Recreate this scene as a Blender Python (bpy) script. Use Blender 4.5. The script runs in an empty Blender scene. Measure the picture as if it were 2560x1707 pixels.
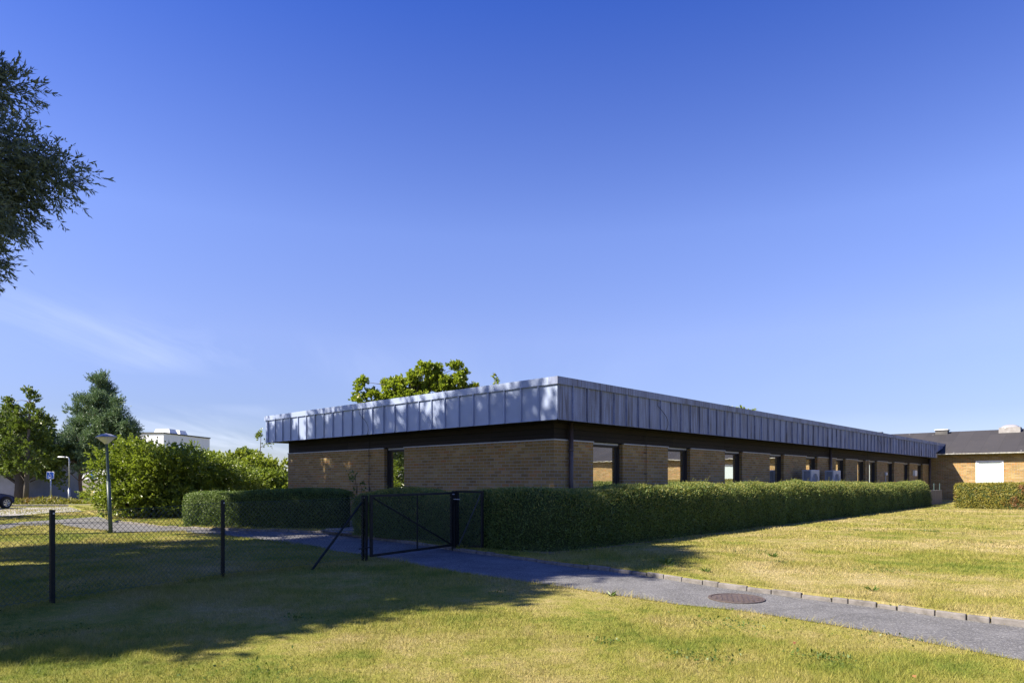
import bpy, bmesh, math, random
import numpy as np
from mathutils import Vector, Matrix
from mathutils.geometry import tessellate_polygon

random.seed(7); rng = np.random.default_rng(7)
SC = bpy.context.scene
COL = SC.collection
R = math.radians

# ------------------------------------------------------------------ camera
F = 1675.0; CAMH = 1.6; HZ = 1198.0
cam = bpy.data.cameras.new("camera"); co = bpy.data.objects.new("camera", cam); COL.objects.link(co)
co.location = (0, 0, CAMH); co.rotation_euler = (R(90), 0, 0)
cam.sensor_width = 36.0; cam.lens = F/2560*36; cam.shift_y = (HZ-853.5)/2560
cam.clip_start = .05; cam.clip_end = 2000
SC.camera = co

# ------------------------------------------------------------------ light
LDIR = Vector((1.612, .537, -1.57))
ELEV = math.atan2(1.57, math.hypot(1.612, .537)); AZ = math.atan2(-1.612, -.537)
sl = bpy.data.lights.new("sun", 'SUN'); so = bpy.data.objects.new("sun", sl); COL.objects.link(so)
sl.energy = 4.6; sl.angle = R(.5); sl.color = (1, .90, .74)
so.location = (-30, -10, 30); so.rotation_euler = LDIR.to_track_quat('-Z', 'Y').to_euler()

W = bpy.data.worlds.new("World"); SC.world = W; W.use_nodes = True
SC.view_settings.view_transform = 'Standard'; SC.view_settings.look = 'None'
SC.view_settings.exposure = 1.5; SC.view_settings.gamma = 1
SC.cycles.max_bounces = 6; SC.cycles.transparent_max_bounces = 8
SC.cycles.use_denoising = True; SC.cycles.denoising_prefilter = 'NONE'; SC.cycles.caustics_reflective = False; SC.cycles.caustics_refractive = False; SC.cycles.sample_clamp_indirect = 2.0; SC.cycles.blur_glossy = .5


class NT:
    """small wrapper for building node trees"""
    def __init__(s, tree):
        s.t = tree; s.n = tree.nodes; s.l = tree.links; s.n.clear()
    def add(s, typ, props=None, **ins):
        nd = s.n.new(typ)
        for k, v in (props or {}).items(): setattr(nd, k, v)
        for k, v in ins.items():
            key = int(k[1:]) if k[0] == '_' and k[1:].isdigit() else k.replace('_', ' ')
            s.put(nd.inputs[key], v)
        return nd
    def put(s, sock, v):
        if isinstance(v, bpy.types.NodeSocket): s.l.new(v, sock)
        elif isinstance(v, bpy.types.Node): s.l.new(v.outputs[0], sock)
        else:
            if isinstance(v, (tuple, list)) and len(v) == 3 and sock.type == 'RGBA': v = (*v, 1)
            sock.default_value = v
    def noise(s, vec, scale, detail=3, rough=.55, dist=0.0):
        return s.add('ShaderNodeTexNoise', Vector=vec, Scale=scale, Detail=detail, Roughness=rough, Distortion=dist).outputs[0]
    def map(s, vec, scale=(1, 1, 1), loc=(0, 0, 0), rot=(0, 0, 0)):
        return s.add('ShaderNodeMapping', Vector=vec, Location=loc, Rotation=rot, Scale=scale).outputs[0]
    def ramp(s, fac, stops, interp='LINEAR'):
        nd = s.add('ShaderNodeValToRGB', Fac=fac); cr = nd.color_ramp; cr.interpolation = interp
        while len(cr.elements) < len(stops): cr.elements.new(.5)
        for e, (p, c) in zip(cr.elements, stops):
            e.position = p; e.color = (*c, 1) if not isinstance(c, (int, float)) else (c, c, c, 1)
        return nd.outputs[0]
    def mix(s, fac, a, b, blend='MIX'):
        nd = s.n.new('ShaderNodeMix'); nd.data_type = 'RGBA'; nd.blend_type = blend
        s.put(nd.inputs[0], fac); s.put(nd.inputs[6], a); s.put(nd.inputs[7], b)
        return nd.outputs[2]
    def math(s, op, a, b=0.0, clamp=False):
        nd = s.n.new('ShaderNodeMath'); nd.operation = op; nd.use_clamp = clamp
        s.put(nd.inputs[0], a); s.put(nd.inputs[1], b); return nd.outputs[0]
    def bump(s, h, strength=.4, dist=.02):
        return s.add('ShaderNodeBump', Height=h, Strength=strength, Distance=dist).outputs[0]
    def out(s, sh): s.l.new(sh if isinstance(sh, bpy.types.NodeSocket) else sh.outputs[0], s.add('ShaderNodeOutputMaterial').inputs[0])


def mat(name, col=(.5, .5, .5), rough=.7, metal=0.0, spec=.5, fn=None):
    m = bpy.data.materials.new(name); m.use_nodes = True
    t = NT(m.node_tree)
    p = t.add('ShaderNodeBsdfPrincipled', Roughness=rough, Metallic=metal)
    p.inputs['Specular IOR Level'].default_value = spec
    t.put(p.inputs['Base Color'], col)
    last = None
    if fn: last = fn(t, p)
    t.out(last or p)
    return m


# sky: Nishita, tinted, with a few thin cirrus streaks
def build_world():
    t = NT(W.node_tree)
    sky = t.add('ShaderNodeTexSky', dict(sky_type='NISHITA', sun_disc=False, sun_elevation=ELEV, sun_rotation=AZ % (2*math.pi),
                air_density=1.0, dust_density=.25, ozone_density=3.0, altitude=50))
    tc = t.add('ShaderNodeTexCoord').outputs['Generated']
    sep = t.add('ShaderNodeSeparateXYZ', Vector=tc)
    z = sep.outputs[2]
    tinted = t.mix(1.0, sky.outputs[0], SKYTINT, 'MULTIPLY')
    hi = t.ramp(t.math('MULTIPLY', z, 1.0, True), SKYRAMP)
    tinted = t.mix(1.0, tinted, hi, 'MULTIPLY')
    # cirrus: project the direction on a high layer
    zz = t.math('ADD', t.math('MAXIMUM', z, 0.0), .08)
    px = t.math('DIVIDE', sep.outputs[0], zz); py = t.math('DIVIDE', sep.outputs[1], zz)
    v = t.add('ShaderNodeCombineXYZ', X=px, Y=py, Z=0.0).outputs[0]
    v2 = t.map(v, scale=(1.0, .22, 1), rot=(0, 0, R(38)))
    n1 = t.noise(v2, 1.1, 6, .6, .6)
    n2 = t.noise(v, .35, 2, .5)
    c = t.math('MULTIPLY', t.ramp(n1, [(.42, 0.), (.78, 1.)]), t.ramp(n2, [(.42, 0.), (.62, 1.)]))
    elev = t.add('ShaderNodeMapRange', Value=z, From_Min=.25, From_Max=.13).outputs[0]
    c = t.math('MULTIPLY', t.math('MULTIPLY', c, elev), t.add('ShaderNodeMapRange', Value=sep.outputs[0], From_Min=.05, From_Max=-.42, To_Min=.12, To_Max=1.0).outputs[0])
    c = t.math('MULTIPLY', c, .70)
    skyc = t.mix(c, tinted, CLOUD)
    bg = t.add('ShaderNodeBackground', Color=skyc, Strength=.078)
    t.l.new(bg.outputs[0], t.add('ShaderNodeOutputWorld').inputs[0])
SKYTINT = (1, 1, 1); SKYRAMP = [(0, (.47, .48, .62)), (.09, (.50, .475, .66)), (.2, (.73, .635, .83)), (.34, (.75, .70, 1.0)), (.58, (.28, .42, .97)), (1, (.24, .38, .97))]; CLOUD = (5.2, 5.6, 6.6)
build_world()

# ------------------------------------------------------------------ helpers
def g(px, py, z=0.0):
    """surveyed point: where a sight line through photo pixel (px,py) meets the level z"""
    d = F*(CAMH-z)/(py-HZ)
    return Vector(((px-1280)/F*d, d, z))
UX = Vector((.688, .725, 0)).normalized(); VX = Vector((-UX.y, UX.x, 0))
BS = 19.0/17.5                                  # size of the two buildings: wall corner 19 m from the camera
WC = Vector((1.10*BS, 17.5*BS, 0))              # outer corner of the brick walls
def B(u, v, z=0.0): return WC + UX*u + VX*v + Vector((0, 0, z))
ANG = math.atan2(UX.y, UX.x)

def link(o, parent=None):
    COL.objects.link(o)
    if parent: o.parent = parent
    return o
def tag(o, label=None, cat=None, group=None, kind=None):
    if label: o['label'] = label
    if cat: o['category'] = cat
    if group: o['group'] = group
    if kind: o['kind'] = kind
    return o
def empty(name, loc=(0, 0, 0), rz=0.0):
    o = bpy.data.objects.new(name, None); o.location = loc; o.rotation_euler = (0, 0, rz); o.empty_display_size = .2
    return link(o)
def npmesh(name, V, Fc, m, parent=None, smooth=False, mats=None, midx=None, uv=None):
    """V (n,3), Fc (k,3|4) array or list of tuples"""
    me = bpy.data.meshes.new(name)
    V = np.asarray(V, dtype=np.float32)
    if isinstance(Fc, np.ndarray):
        k, w = Fc.shape
        me.vertices.add(len(V)); me.vertices.foreach_set('co', V.ravel())
        me.loops.add(k*w); me.loops.foreach_set('vertex_index', Fc.astype(np.int32).ravel())
        me.polygons.add(k); me.polygons.foreach_set('loop_start', np.arange(0, k*w, w, dtype=np.int32))
        me.polygons.foreach_set('loop_total', np.full(k, w, dtype=np.int32))
        me.update(calc_edges=True)
    else:
        me.from_pydata([tuple(map(float, v)) for v in V], [], [tuple(f) for f in Fc])
        me.update()
    me.validate()
    for mm in (mats or [m]): me.materials.append(mm)
    if midx is not None: me.polygons.foreach_set('material_index', np.asarray(midx, dtype=np.int32))
    if uv is not None:
        l = me.uv_layers.new(name='uv'); l.data.foreach_set('uv', np.asarray(uv, dtype=np.float32).ravel())
    if smooth: me.polygons.foreach_set('use_smooth', np.ones(len(me.polygons), dtype=bool))
    o = bpy.data.objects.new(name, me)
    return link(o, parent)

class MB:
    """collects boxes, tubes and lathes into one mesh"""
    def __init__(s): s.v = []; s.f = []
    def add(s, V, Fs):
        o = len(s.v); s.v += [tuple(p) for p in V]; s.f += [tuple(i+o for i in f) for f in Fs]; return s
    def box(s, a, b, M=None):
        (x0, y0, z0), (x1, y1, z1) = a, b
        V = [Vector(p) for p in ((x0, y0, z0), (x1, y0, z0), (x1, y1, z0), (x0, y1, z0), (x0, y0, z1), (x1, y0, z1), (x1, y1, z1), (x0, y1, z1))]
        if M: V = [M @ p for p in V]
        return s.add(V, [(0, 3, 2, 1), (4, 5, 6, 7), (0, 1, 5, 4), (1, 2, 6, 5), (2, 3, 7, 6), (3, 0, 4, 7)])
    def bbox(s, a, b, bev=.01, M=None):
        """box with chamfered vertical and horizontal edges"""
        bm = bmesh.new(); bmesh.ops.create_cube(bm, size=1)
        a = Vector(a); b = Vector(b)
        for v in bm.verts: v.co = Vector([(a[i]+b[i])/2+v.co[i]*(b[i]-a[i]) for i in range(3)])
        bmesh.ops.bevel(bm, geom=list(bm.edges), offset=bev, segments=2, affect='EDGES', profile=.6)
        bm.verts.ensure_lookup_table()
        V = [(M @ v.co if M else v.co.copy()) for v in bm.verts]; Fs = [[v.index for v in f.verts] for f in bm.faces]
        bm.free(); return s.add(V, Fs)
    def tube(s, pts, rad, n=8, cap=True):
        V, Fs = tube_np(pts, rad, n, cap); return s.add(V, Fs)
    def lathe(s, prof, n=24, c=(0, 0, 0)):
        V = []; Fs = []
        for (r, z) in prof:
            for i in range(n):
                a = 2*math.pi*i/n; V.append((c[0]+r*math.cos(a), c[1]+r*math.sin(a), c[2]+z))
        for k in range(len(prof)-1):
            for i in range(n):
                j = (i+1) % n; Fs.append((k*n+i, k*n+j, (k+1)*n+j, (k+1)*n+i))
        if prof[0][0] > 1e-4: Fs.append(tuple(reversed(range(n))))
        if prof[-1][0] > 1e-4: Fs.append(tuple(range((len(prof)-1)*n, len(prof)*n)))
        return s.add(V, Fs)
    def build(s, name, m, parent=None, smooth=False):
        return npmesh(name, s.v, s.f, m, parent, smooth)

def tube_np(pts, rad, n=6, cap=True):
    pts = [Vector(p) for p in pts]
    if not hasattr(rad, '__len__'): rad = [rad]*len(pts)
    V = []; Fs = []
    prev = None
    for i, p in enumerate(pts):
        d = (pts[min(i+1, len(pts)-1)]-pts[max(i-1, 0)]).normalized()
        if prev is None:
            a = d.cross(Vector((0, 0, 1)) if abs(d.z) < .9 else Vector((1, 0, 0))).normalized()
        else:
            a = (prev - d*prev.dot(d)).normalized()
        prev = a; b = d.cross(a)
        for k in range(n):
            t = 2*math.pi*k/n+.4; V.append(p+(a*math.cos(t)+b*math.sin(t))*rad[i])
    for i in range(len(pts)-1):
        for k in range(n):
            j = (k+1) % n; Fs.append((i*n+k, i*n+j, (i+1)*n+j, (i+1)*n+k))
    if cap: Fs += [tuple(reversed(range(n))), tuple(range((len(pts)-1)*n, len(pts)*n))]
    return V, Fs

def poly_sheet(name, pts, z, m, parent=None, depth=0.0):
    pts = [Vector((p[0], p[1], z)) for p in pts]
    tris = tessellate_polygon([pts])
    V = [p.copy() for p in pts]; Fs = []
    for t in tris:
        a, b, c = (V[i] for i in t)
        Fs.append(t if (b-a).cross(c-a).z > 0 else (t[0], t[2], t[1]))
    if depth:
        n = len(pts); V += [p-Vector((0, 0, depth)) for p in pts]
        area = sum(pts[i].x*pts[(i+1) % n].y-pts[(i+1) % n].x*pts[i].y for i in range(n))
        for i in range(n):
            j = (i+1) % n; q = (i, i+n, j+n, j); Fs.append(q if area > 0 else tuple(reversed(q)))
    return npmesh(name, V, Fs, m, parent)

def unit(a): return a/np.maximum(np.linalg.norm(a, axis=1, keepdims=True), 1e-9)
def rvec(n): return unit(rng.normal(size=(n, 3)))
def leaf_quads(P, D, L, Wd, fold=.25, up=.35, nb=None):
    n = len(P)
    N = unit(rvec(n)+(np.array([0, 0, up]) if nb is None else nb)); S = unit(np.cross(D, N)); N = np.cross(S, D)
    L = np.broadcast_to(np.asarray(L, float).reshape(-1, 1), (n, 1)); Wd = np.broadcast_to(np.asarray(Wd, float).reshape(-1, 1), (n, 1))
    mid = P+D*L*.45-N*Wd*fold
    V = np.stack([P, mid+S*Wd*.5, P+D*L, mid-S*Wd*.5], 1).reshape(-1, 3)
    return V, np.arange(4*n).reshape(n, 4)

# smooth pseudo noise on arrays (sum of sines)
class SinNoise:
    def __init__(s, seed, scale, octv=4):
        r = np.random.default_rng(seed); s.k = []; 
        for o in range(octv):
            for _ in range(4):
                s.k.append((unit(r.normal(size=(1, 3)))[0]*scale*(1.9**o)*r.uniform(.7, 1.3), r.uniform(0, 6.28), .6**o))
        s.n = sum(k[2] for k in s.k)**.5*1.2
    def __call__(s, P):
        return sum(a*np.sin(P@k+ph) for k, ph, a in s.k)/s.n

# ------------------------------------------------------------------ materials
def lawn_color(t):
    pos = t.add('ShaderNodeNewGeometry').outputs['Position']
    pos = t.map(pos, scale=(1, 1, 0))
    a = t.noise(pos, .30, 4, .6, .3); b = t.noise(t.map(pos, loc=(7, 3, 0)), 1.3, 4, .6); c = t.noise(pos, 9, 3, .6)
    f = t.math('ADD', t.math('ADD', t.math('MULTIPLY', a, .55), t.math('MULTIPLY', b, .35)), t.math('MULTIPLY', c, .22))
    sx = t.add('ShaderNodeSeparateXYZ', Vector=pos).outputs[0]
    f = t.math('ADD', f, t.add('ShaderNodeMapRange', Value=sx, From_Min=-1.5, From_Max=3.5, To_Min=-.025, To_Max=.018).outputs[0])
    return t.ramp(f, [(.36, (.070, .120, .016)), (.45, (.165, .205, .030)), (.53, (.285, .275, .058)), (.61, (.36, .31, .11)), (.69, (.45, .375, .185))]), pos

def m_lawn():
    def fn(t, p):
        c, pos = lawn_color(t)
        d = t.noise(pos, 70, 2, .6)
        c = t.mix(t.ramp(d, [(.35, 0.), (.7, 1.)]), t.mix(.55, c, (.03, .03, .012)), c)
        t.put(p.inputs['Base Color'], c)
        t.put(p.inputs['Normal'], t.bump(t.noise(pos, 45, 3), .6, .03))
    return mat('lawn', rough=.9, spec=.1, fn=fn)
def m_blade():
    def fn(t, p):
        c, pos = lawn_color(t)
        rnd = t.add('ShaderNodeNewGeometry').outputs['Random Per Island']
        v = t.ramp(rnd, [(0, (.55, .62, .5)), (.5, (1, 1, 1)), (.8, (1.18, 1.15, 1.1)), (1, (1.38, 1.3, 1.4))])
        c = t.mix(1.0, c, v, 'MULTIPLY')
        t.put(p.inputs['Base Color'], c)
        tr = t.add('ShaderNodeBsdfTranslucent', Color=c)
        return t.add('ShaderNodeMixShader', _0=.3, _1=p, _2=tr)
    return mat('grass_blade', rough=.6, spec=.25, fn=fn)
def m_leaf(name, dark, light, spread=1.0, trans=.3, rough=.45, scale=.8, extra=None, spec=.4):
    def fn(t, p):
        ge = t.add('ShaderNodeNewGeometry')
        rnd = ge.outputs['Random Per Island']; pos = ge.outputs['Position']
        n = t.noise(pos, scale, 3, .6)
        f = t.math('ADD', t.math('MULTIPLY', rnd, .5*spread), t.math('MULTIPLY', t.math('SUBTRACT', n, .25), 1.0), True)
        c = t.mix(f, dark, light)
        if extra:
            col, lo, hi, sc = extra
            n2 = t.noise(pos, sc, 3, .6)
            c = t.mix(t.ramp(n2, [(lo, 0.), (hi, 1.)]), c, col)
        t.put(p.inputs['Base Color'], c)
        tr = t.add('ShaderNodeBsdfTranslucent', Color=t.mix(1.0, c, (1.3, 1.35, .7), 'MULTIPLY'))
        return t.add('ShaderNodeMixShader', _0=trans, _1=p, _2=tr)
    return mat(name, rough=rough, spec=spec, fn=fn)
def m_bark(name, a, b, sc=12):
    def fn(t, p):
        oc = t.add('ShaderNodeNewGeometry').outputs['Position']
        n = t.noise(t.map(oc, scale=(1, 1, .25)), sc, 4, .65)
        t.put(p.inputs['Base Color'], t.mix(n, a, b)); t.put(p.inputs['Normal'], t.bump(n, .8, .03))
    return mat(name, rough=.9, spec=.15, fn=fn)
def m_brick(name, bw, rh, mort=.012, sun=1.0, cols=None):
    c1, c2, c3 = cols or ((.345, .212, .070), (.245, .162, .062), (.41, .29, .130))
    def fn(t, p):
        uv = t.add('ShaderNodeUVMap').outputs[0]
        br = t.add('ShaderNodeTexBrick', dict(offset=.5, offset_frequency=2, squash=1.0), Vector=uv, Scale=1.0, Mortar_Size=mort*.62, Mortar_Smooth=.15,
                   Brick_Width=bw, Row_Height=rh, Color1=(0., 0., 0.), Color2=(1., 1., 1.), Mortar=(.5, .5, .5))
        br.inputs['Bias'].default_value = 0
        k = br.outputs[0]
        base = t.ramp(k, [(0, c2), (.35, c1), (.7, (c1[0]*.9, c1[1]*1.02, c1[2]*1.1)), (.88, c3), (1, (c1[0]*1.1, c1[1]*.85, c1[2]*.8))])
        n = t.noise(t.map(uv, scale=(30, 3, 1)), 2, 3, .6)
        base = t.mix(1.0, base, t.ramp(n, [(.25, .72), (.75, 1.2)]), 'MULTIPLY')
        big = t.noise(uv, .9, 3, .6)
        base = t.mix(1.0, base, t.ramp(big, [(.3, .84), (.7, 1.1)]), 'MULTIPLY')
        mo = t.mix(t.noise(uv, 20, 2), (.24, .225, .215), (.38, .36, .34))
        t.put(p.inputs['Base Color'], t.mix(br.outputs[1], base, mo))
        h = t.math('SUBTRACT', t.math('MULTIPLY', n, .25), br.outputs[1])
        t.put(p.inputs['Normal'], t.bump(h, .8, .012))
    return mat(name, rough=.85, spec=.25, fn=fn)
def m_zinc(name, stain):
    def fn(t, p):
        uv = t.add('ShaderNodeUVMap').outputs[0]
        pan = t.add('ShaderNodeTexBrick', dict(offset=0, squash=1), Vector=t.map(uv, loc=(0, 5, 0)), Scale=1.0, Mortar_Size=0.0, Brick_Width=.603, Row_Height=20.0, Color1=(0., 0., 0.), Color2=(1., 1., 1.)).outputs[0]
        base = t.mix(pan, (.30, .365, .53), (.34, .405, .58))
        cl = t.noise(uv, 1.5, 3, .6)
        base = t.mix(1.0, base, t.ramp(cl, [(.3, .9), (.7, 1.06)]), 'MULTIPLY')
        if stain:
            base = t.mix(1.0, base, (.86, .90, 1.02), 'MULTIPLY')
            st = t.noise(t.map(uv, scale=(16, .7, 1)), 1.0, 5, .65, .4)
            st2 = t.noise(t.map(uv, scale=(1.7, .35, 1), loc=(3, 1, 0)), 1.0, 3, .6)
            sp = t.noise(uv, 38, 3, .7)
            f = t.math('MULTIPLY', t.ramp(st, [(.38, 0.), (.57, 1.)]), t.ramp(st2, [(.35, .35), (.62, 1.)]))
            base = t.mix(t.math('MULTIPLY', t.ramp(sp, [(.30, 0.), (.60, 1.)]), .55), base, (.15, .155, .21))
            base = t.mix(t.math('MULTIPLY', f, .95), base, (.075, .075, .10))
        t.put(p.inputs['Base Color'], base)
        t.put(p.inputs['Normal'], t.bump(t.noise(uv, 2.2, 2), .12, .05))
    return mat(name, rough=.5 if not stain else .62, metal=.25 if not stain else .1, spec=.5, fn=fn)
def m_boards(name, a, b, h=.14, vert=False):
    def fn(t, p):
        uv = t.add('ShaderNodeUVMap').outputs[0]
        if vert: uv = t.map(uv, rot=(0, 0, R(90)))
        br = t.add('ShaderNodeTexBrick', dict(offset=.37, offset_frequency=1), Vector=uv, Scale=1.0, Mortar_Size=.008, Mortar_Smooth=.3, Brick_Width=3.7, Row_Height=h, Color1=(0., 0., 0.), Color2=(1., 1., 1.), Mortar=(0., 0., 0.))
        n = t.noise(t.map(uv, scale=(1.5, 25, 1)), 1.5, 4, .6)
        c = t.mix(t.math('ADD', t.math('MULTIPLY', br.outputs[0], .5), t.math('MULTIPLY', n, .5)), a, b)
        c = t.mix(br.outputs[1], c, (a[0]*.25, a[1]*.25, a[2]*.25))
        t.put(p.inputs['Base Color'], c)
        t.put(p.inputs['Normal'], t.bump(t.math('SUBTRACT', t.math('MULTIPLY', n, .3), br.outputs[1]), .8, .015))
    return mat(name, rough=.75, spec=.3, fn=fn)
def m_asphalt(name, a, b, light, sc=1.0):
    def fn(t, p):
        pos = t.add('ShaderNodeNewGeometry').outputs['Position']
        n = t.noise(pos, 90*sc, 4, .8); w = t.noise(pos, 1.2, 4, .65); f = t.noise(t.map(pos, loc=(4, 9, 0)), 46*sc, 4, .75, .3)
        c = t.mix(n, a, b); c = t.mix(1.0, c, t.ramp(w, [(.3, .62), (.7, 1.3)]), 'MULTIPLY')
        c = t.mix(t.ramp(f, [(.50, 0.), (.66, .65)]), c, light)
        vo = t.add('ShaderNodeTexVoronoi', dict(feature='DISTANCE_TO_EDGE'), Vector=t.map(t.mix(.12, pos, t.add('ShaderNodeTexNoise', Vector=pos, Scale=2.0).outputs[1])), Scale=.38).outputs[0]
        c = t.mix(t.ramp(vo, [(.0, .30), (.006, 0.)]), c, (.02, .02, .02))
        t.put(p.inputs['Base Color'], c); t.put(p.inputs['Normal'], t.bump(t.math('ADD', n, f), .7, .01))
    return mat(name, rough=.9, spec=.25, fn=fn)
def m_noise(name, a, b, sc=8, rough=.8, metal=0.0, spec=.4, bump=.3, det=4):
    def fn(t, p):
        pos = t.add('ShaderNodeNewGeometry').outputs['Position']
        n = t.noise(pos, sc, det, .65)
        t.put(p.inputs['Base Color'], t.mix(t.ramp(n, [(.3, 0.), (.7, 1.)]), a, b)); t.put(p.inputs['Normal'], t.bump(n, bump, .01))
    return mat(name, rough=rough, metal=metal, spec=spec, fn=fn)
def m_glass(name, tint=(.012, .014, .016), refl=.42):
    def fn(t, p):
        t.put(p.inputs['Base Color'], tint)
        gl = t.add('ShaderNodeBsdfGlossy', Color=(.92, .95, .97), Roughness=.012)
        lw = t.add('ShaderNodeLayerWeight', Blend=.35).outputs[1]
        pos = t.add('ShaderNodeNewGeometry').outputs['Position']
        nb = t.bump(t.noise(pos, 1.2, 2), .02, .05); t.put(gl.inputs['Normal'], nb)
        fac = t.math('ADD', t.math('MULTIPLY', lw, .5), refl, True)
        return t.add('ShaderNodeMixShader', _0=fac, _1=p, _2=gl)
    return mat(name, rough=.2, fn=fn)
def m_roof():
    def fn(t, p):
        uv = t.add('ShaderNodeUVMap').outputs[0]
        br = t.add('ShaderNodeTexBrick', dict(offset=.45, offset_frequency=2), Vector=t.map(uv, rot=(0, 0, R(90))), Scale=1.0, Mortar_Size=.012, Mortar_Smooth=.2, Brick_Width=3.1, Row_Height=1.0, Color1=(0., 0., 0.), Color2=(1., 1., 1.), Mortar=(.3, .3, .3))
        n = t.noise(uv, 1.4, 4, .65); s = t.noise(uv, 60, 3, .7)
        c = t.mix(t.math('ADD', t.math('MULTIPLY', br.outputs[0], .4), t.math('MULTIPLY', n, .6)), (.026, .025, .027), (.050, .047, .049))
        c = t.mix(1.0, c, t.ramp(s, [(.3, .75), (.7, 1.25)]), 'MULTIPLY')
        vo = t.add('ShaderNodeTexVoronoi', Vector=uv, Scale=1.15).outputs[0]
        c = t.mix(t.ramp(vo, [(.035, .9), (.06, 0.)]), c, (.5, .5, .48))
        m = t.noise(t.map(uv, loc=(2, 2, 0)), 3.2, 4, .7)
        c = t.mix(t.ramp(m, [(.62, 0.), (.74, .5)]), c, (.14, .10, .035))
        c = t.mix(t.math('MULTIPLY', br.outputs[1], .6), c, (.02, .02, .02))
        t.put(p.inputs['Base Color'], c)
    return mat('bitumen_roof', rough=.8, spec=.35, fn=fn)

M = {}
M['lawn'] = m_lawn(); M['blade'] = m_blade()
M['brick'] = m_brick('yellow_brick', .295, .09); M['header'] = m_brick('header_course', .148, .09)
M['zinc'] = m_zinc('zinc_clean', False); M['zinc_stained'] = m_zinc('zinc_stained', True)
M['boards'] = m_boards('dark_boards', (.011, .009, .0095), (.028, .022, .022))
M['wood_grey'] = m_boards('grey_boards', (.16, .145, .13), (.30, .28, .26), .13, True)
M['asphalt'] = m_asphalt('asphalt_path', (.075, .075, .078), (.155, .155, .158), (.36, .36, .36))
M['parking'] = m_asphalt('pale_asphalt', (.26, .25, .24), (.36, .345, .33), (.46, .44, .42), .3)
M['kerb'] = m_noise('granite_kerb', (.10, .092, .085), (.215, .20, .19), 7, .85)
M['brownframe'] = m_noise('brown_frame', (.022, .017, .018), (.035, .028, .028), 20, .5, spec=.4, bump=.05)
M['pipe'] = m_noise('brown_pipe', (.055, .042, .045), (.085, .068, .072), 6, .45, spec=.5, bump=.02)
M['trim'] = m_noise('metal_trim', (.30, .32, .38), (.40, .42, .48), 5, .45, .3)
M['glass'] = m_glass('window_glass')
M['white'] = m_noise('white_paint', (.70, .70, .69), (.80, .80, .79), 4, .5, bump=.05)
M['whitewall'] = m_noise('white_render', (.70, .71, .75), (.78, .79, .82), 1.2, .85, bump=.1)
M['blind'] = m_noise('pale_blind', (.55, .68, .66), (.62, .75, .73), 1.5, .35, bump=.02)
M['roof'] = m_roof()
M['flatroof'] = m_noise('roof_felt', (.06, .06, .06), (.11, .105, .10), 3)
M['gutter'] = m_noise('flaking_gutter', (.30, .29, .28), (.80, .80, .78), 7, .6)
M['post'] = m_noise('dark_green_post', (.006, .009, .009), (.014, .018, .017), 18, .55, spec=.2, bump=.05)
M['gatepaint'] = m_noise('dark_gate_paint', (.007, .010, .012), (.018, .020, .020), 14, .55, spec=.2, bump=.05)
M['wire'] = mat('green_wire', (.025, .055, .055), .4)
M['steel'] = m_noise('galvanised_steel', (.36, .38, .40), (.48, .50, .52), 10, .45, .6, bump=.05)
M['lampgreen'] = m_noise('lamp_green_paint', (.035, .062, .062), (.055, .088, .088), 6, .45, spec=.5, bump=.03)
M['lampgrey'] = m_noise('lamp_grey', (.30, .31, .34), (.38, .39, .42), 6, .4, .3, bump=.02)
M['bowl'] = mat('lamp_bowl', (.55, .56, .58), .25, spec=.5)
M['signblue'] = mat('sign_blue', (.012, .12, .58), .4)
M['signwhite'] = mat('sign_white', (.80, .81, .83), .4)
M['acwhite'] = m_noise('ac_white', (.42, .43, .45), (.52, .52, .53), 3, .45, bump=.02)
M['acdark'] = m_noise('ac_coil', (.10, .105, .115), (.16, .165, .175), 30, .5)
M['grey'] = m_noise('grey_render', (.20, .205, .225), (.26, .265, .285), 1.5, .9)
M['iron'] = m_noise('rusty_iron', (.085, .064, .055), (.155, .122, .105), 14, .65, .4)
M['concrete'] = m_boards('board_marked_concrete', (.10, .09, .09), (.17, .155, .15), .16, True)
M['plinth'] = m_noise('plinth', (.22, .21, .2), (.32, .31, .3), 4)
M['stone'] = m_noise('rubble_stone', (.14, .13, .12), (.36, .34, .31), 2.2, .9, bump=.8)
M['dome'] = mat('dome_plastic', (.27, .265, .275), .2, spec=.5)
M['soil'] = m_noise('dry_soil', (.10, .07, .045), (.20, .15, .10), 6, .95)
M['darkshed'] = m_noise('dark_shed', (.02, .02, .022), (.035, .034, .036), 3)
M['carblue'] = m_noise('car_blue', (.005, .020, .10), (.006, .025, .12), 2, .3, .0, .4, 0)
M['rubber'] = mat('rubber', (.012, .012, .013), .8)
M['alloy'] = mat('alloy', (.55, .55, .56), .3, .7)
M['lens'] = mat('lamp_lens', (.5, .5, .52), .1)
M['wireblack'] = mat('black_cable', (.015, .015, .016), .6)
M['rust'] = m_noise('drain', (.10, .07, .06), (.16, .12, .10), 8)
M['paving'] = m_brick('paving', .30, .15, .012, cols=((.16, .11, .095), (.13, .10, .09), (.20, .15, .13)))

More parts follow.
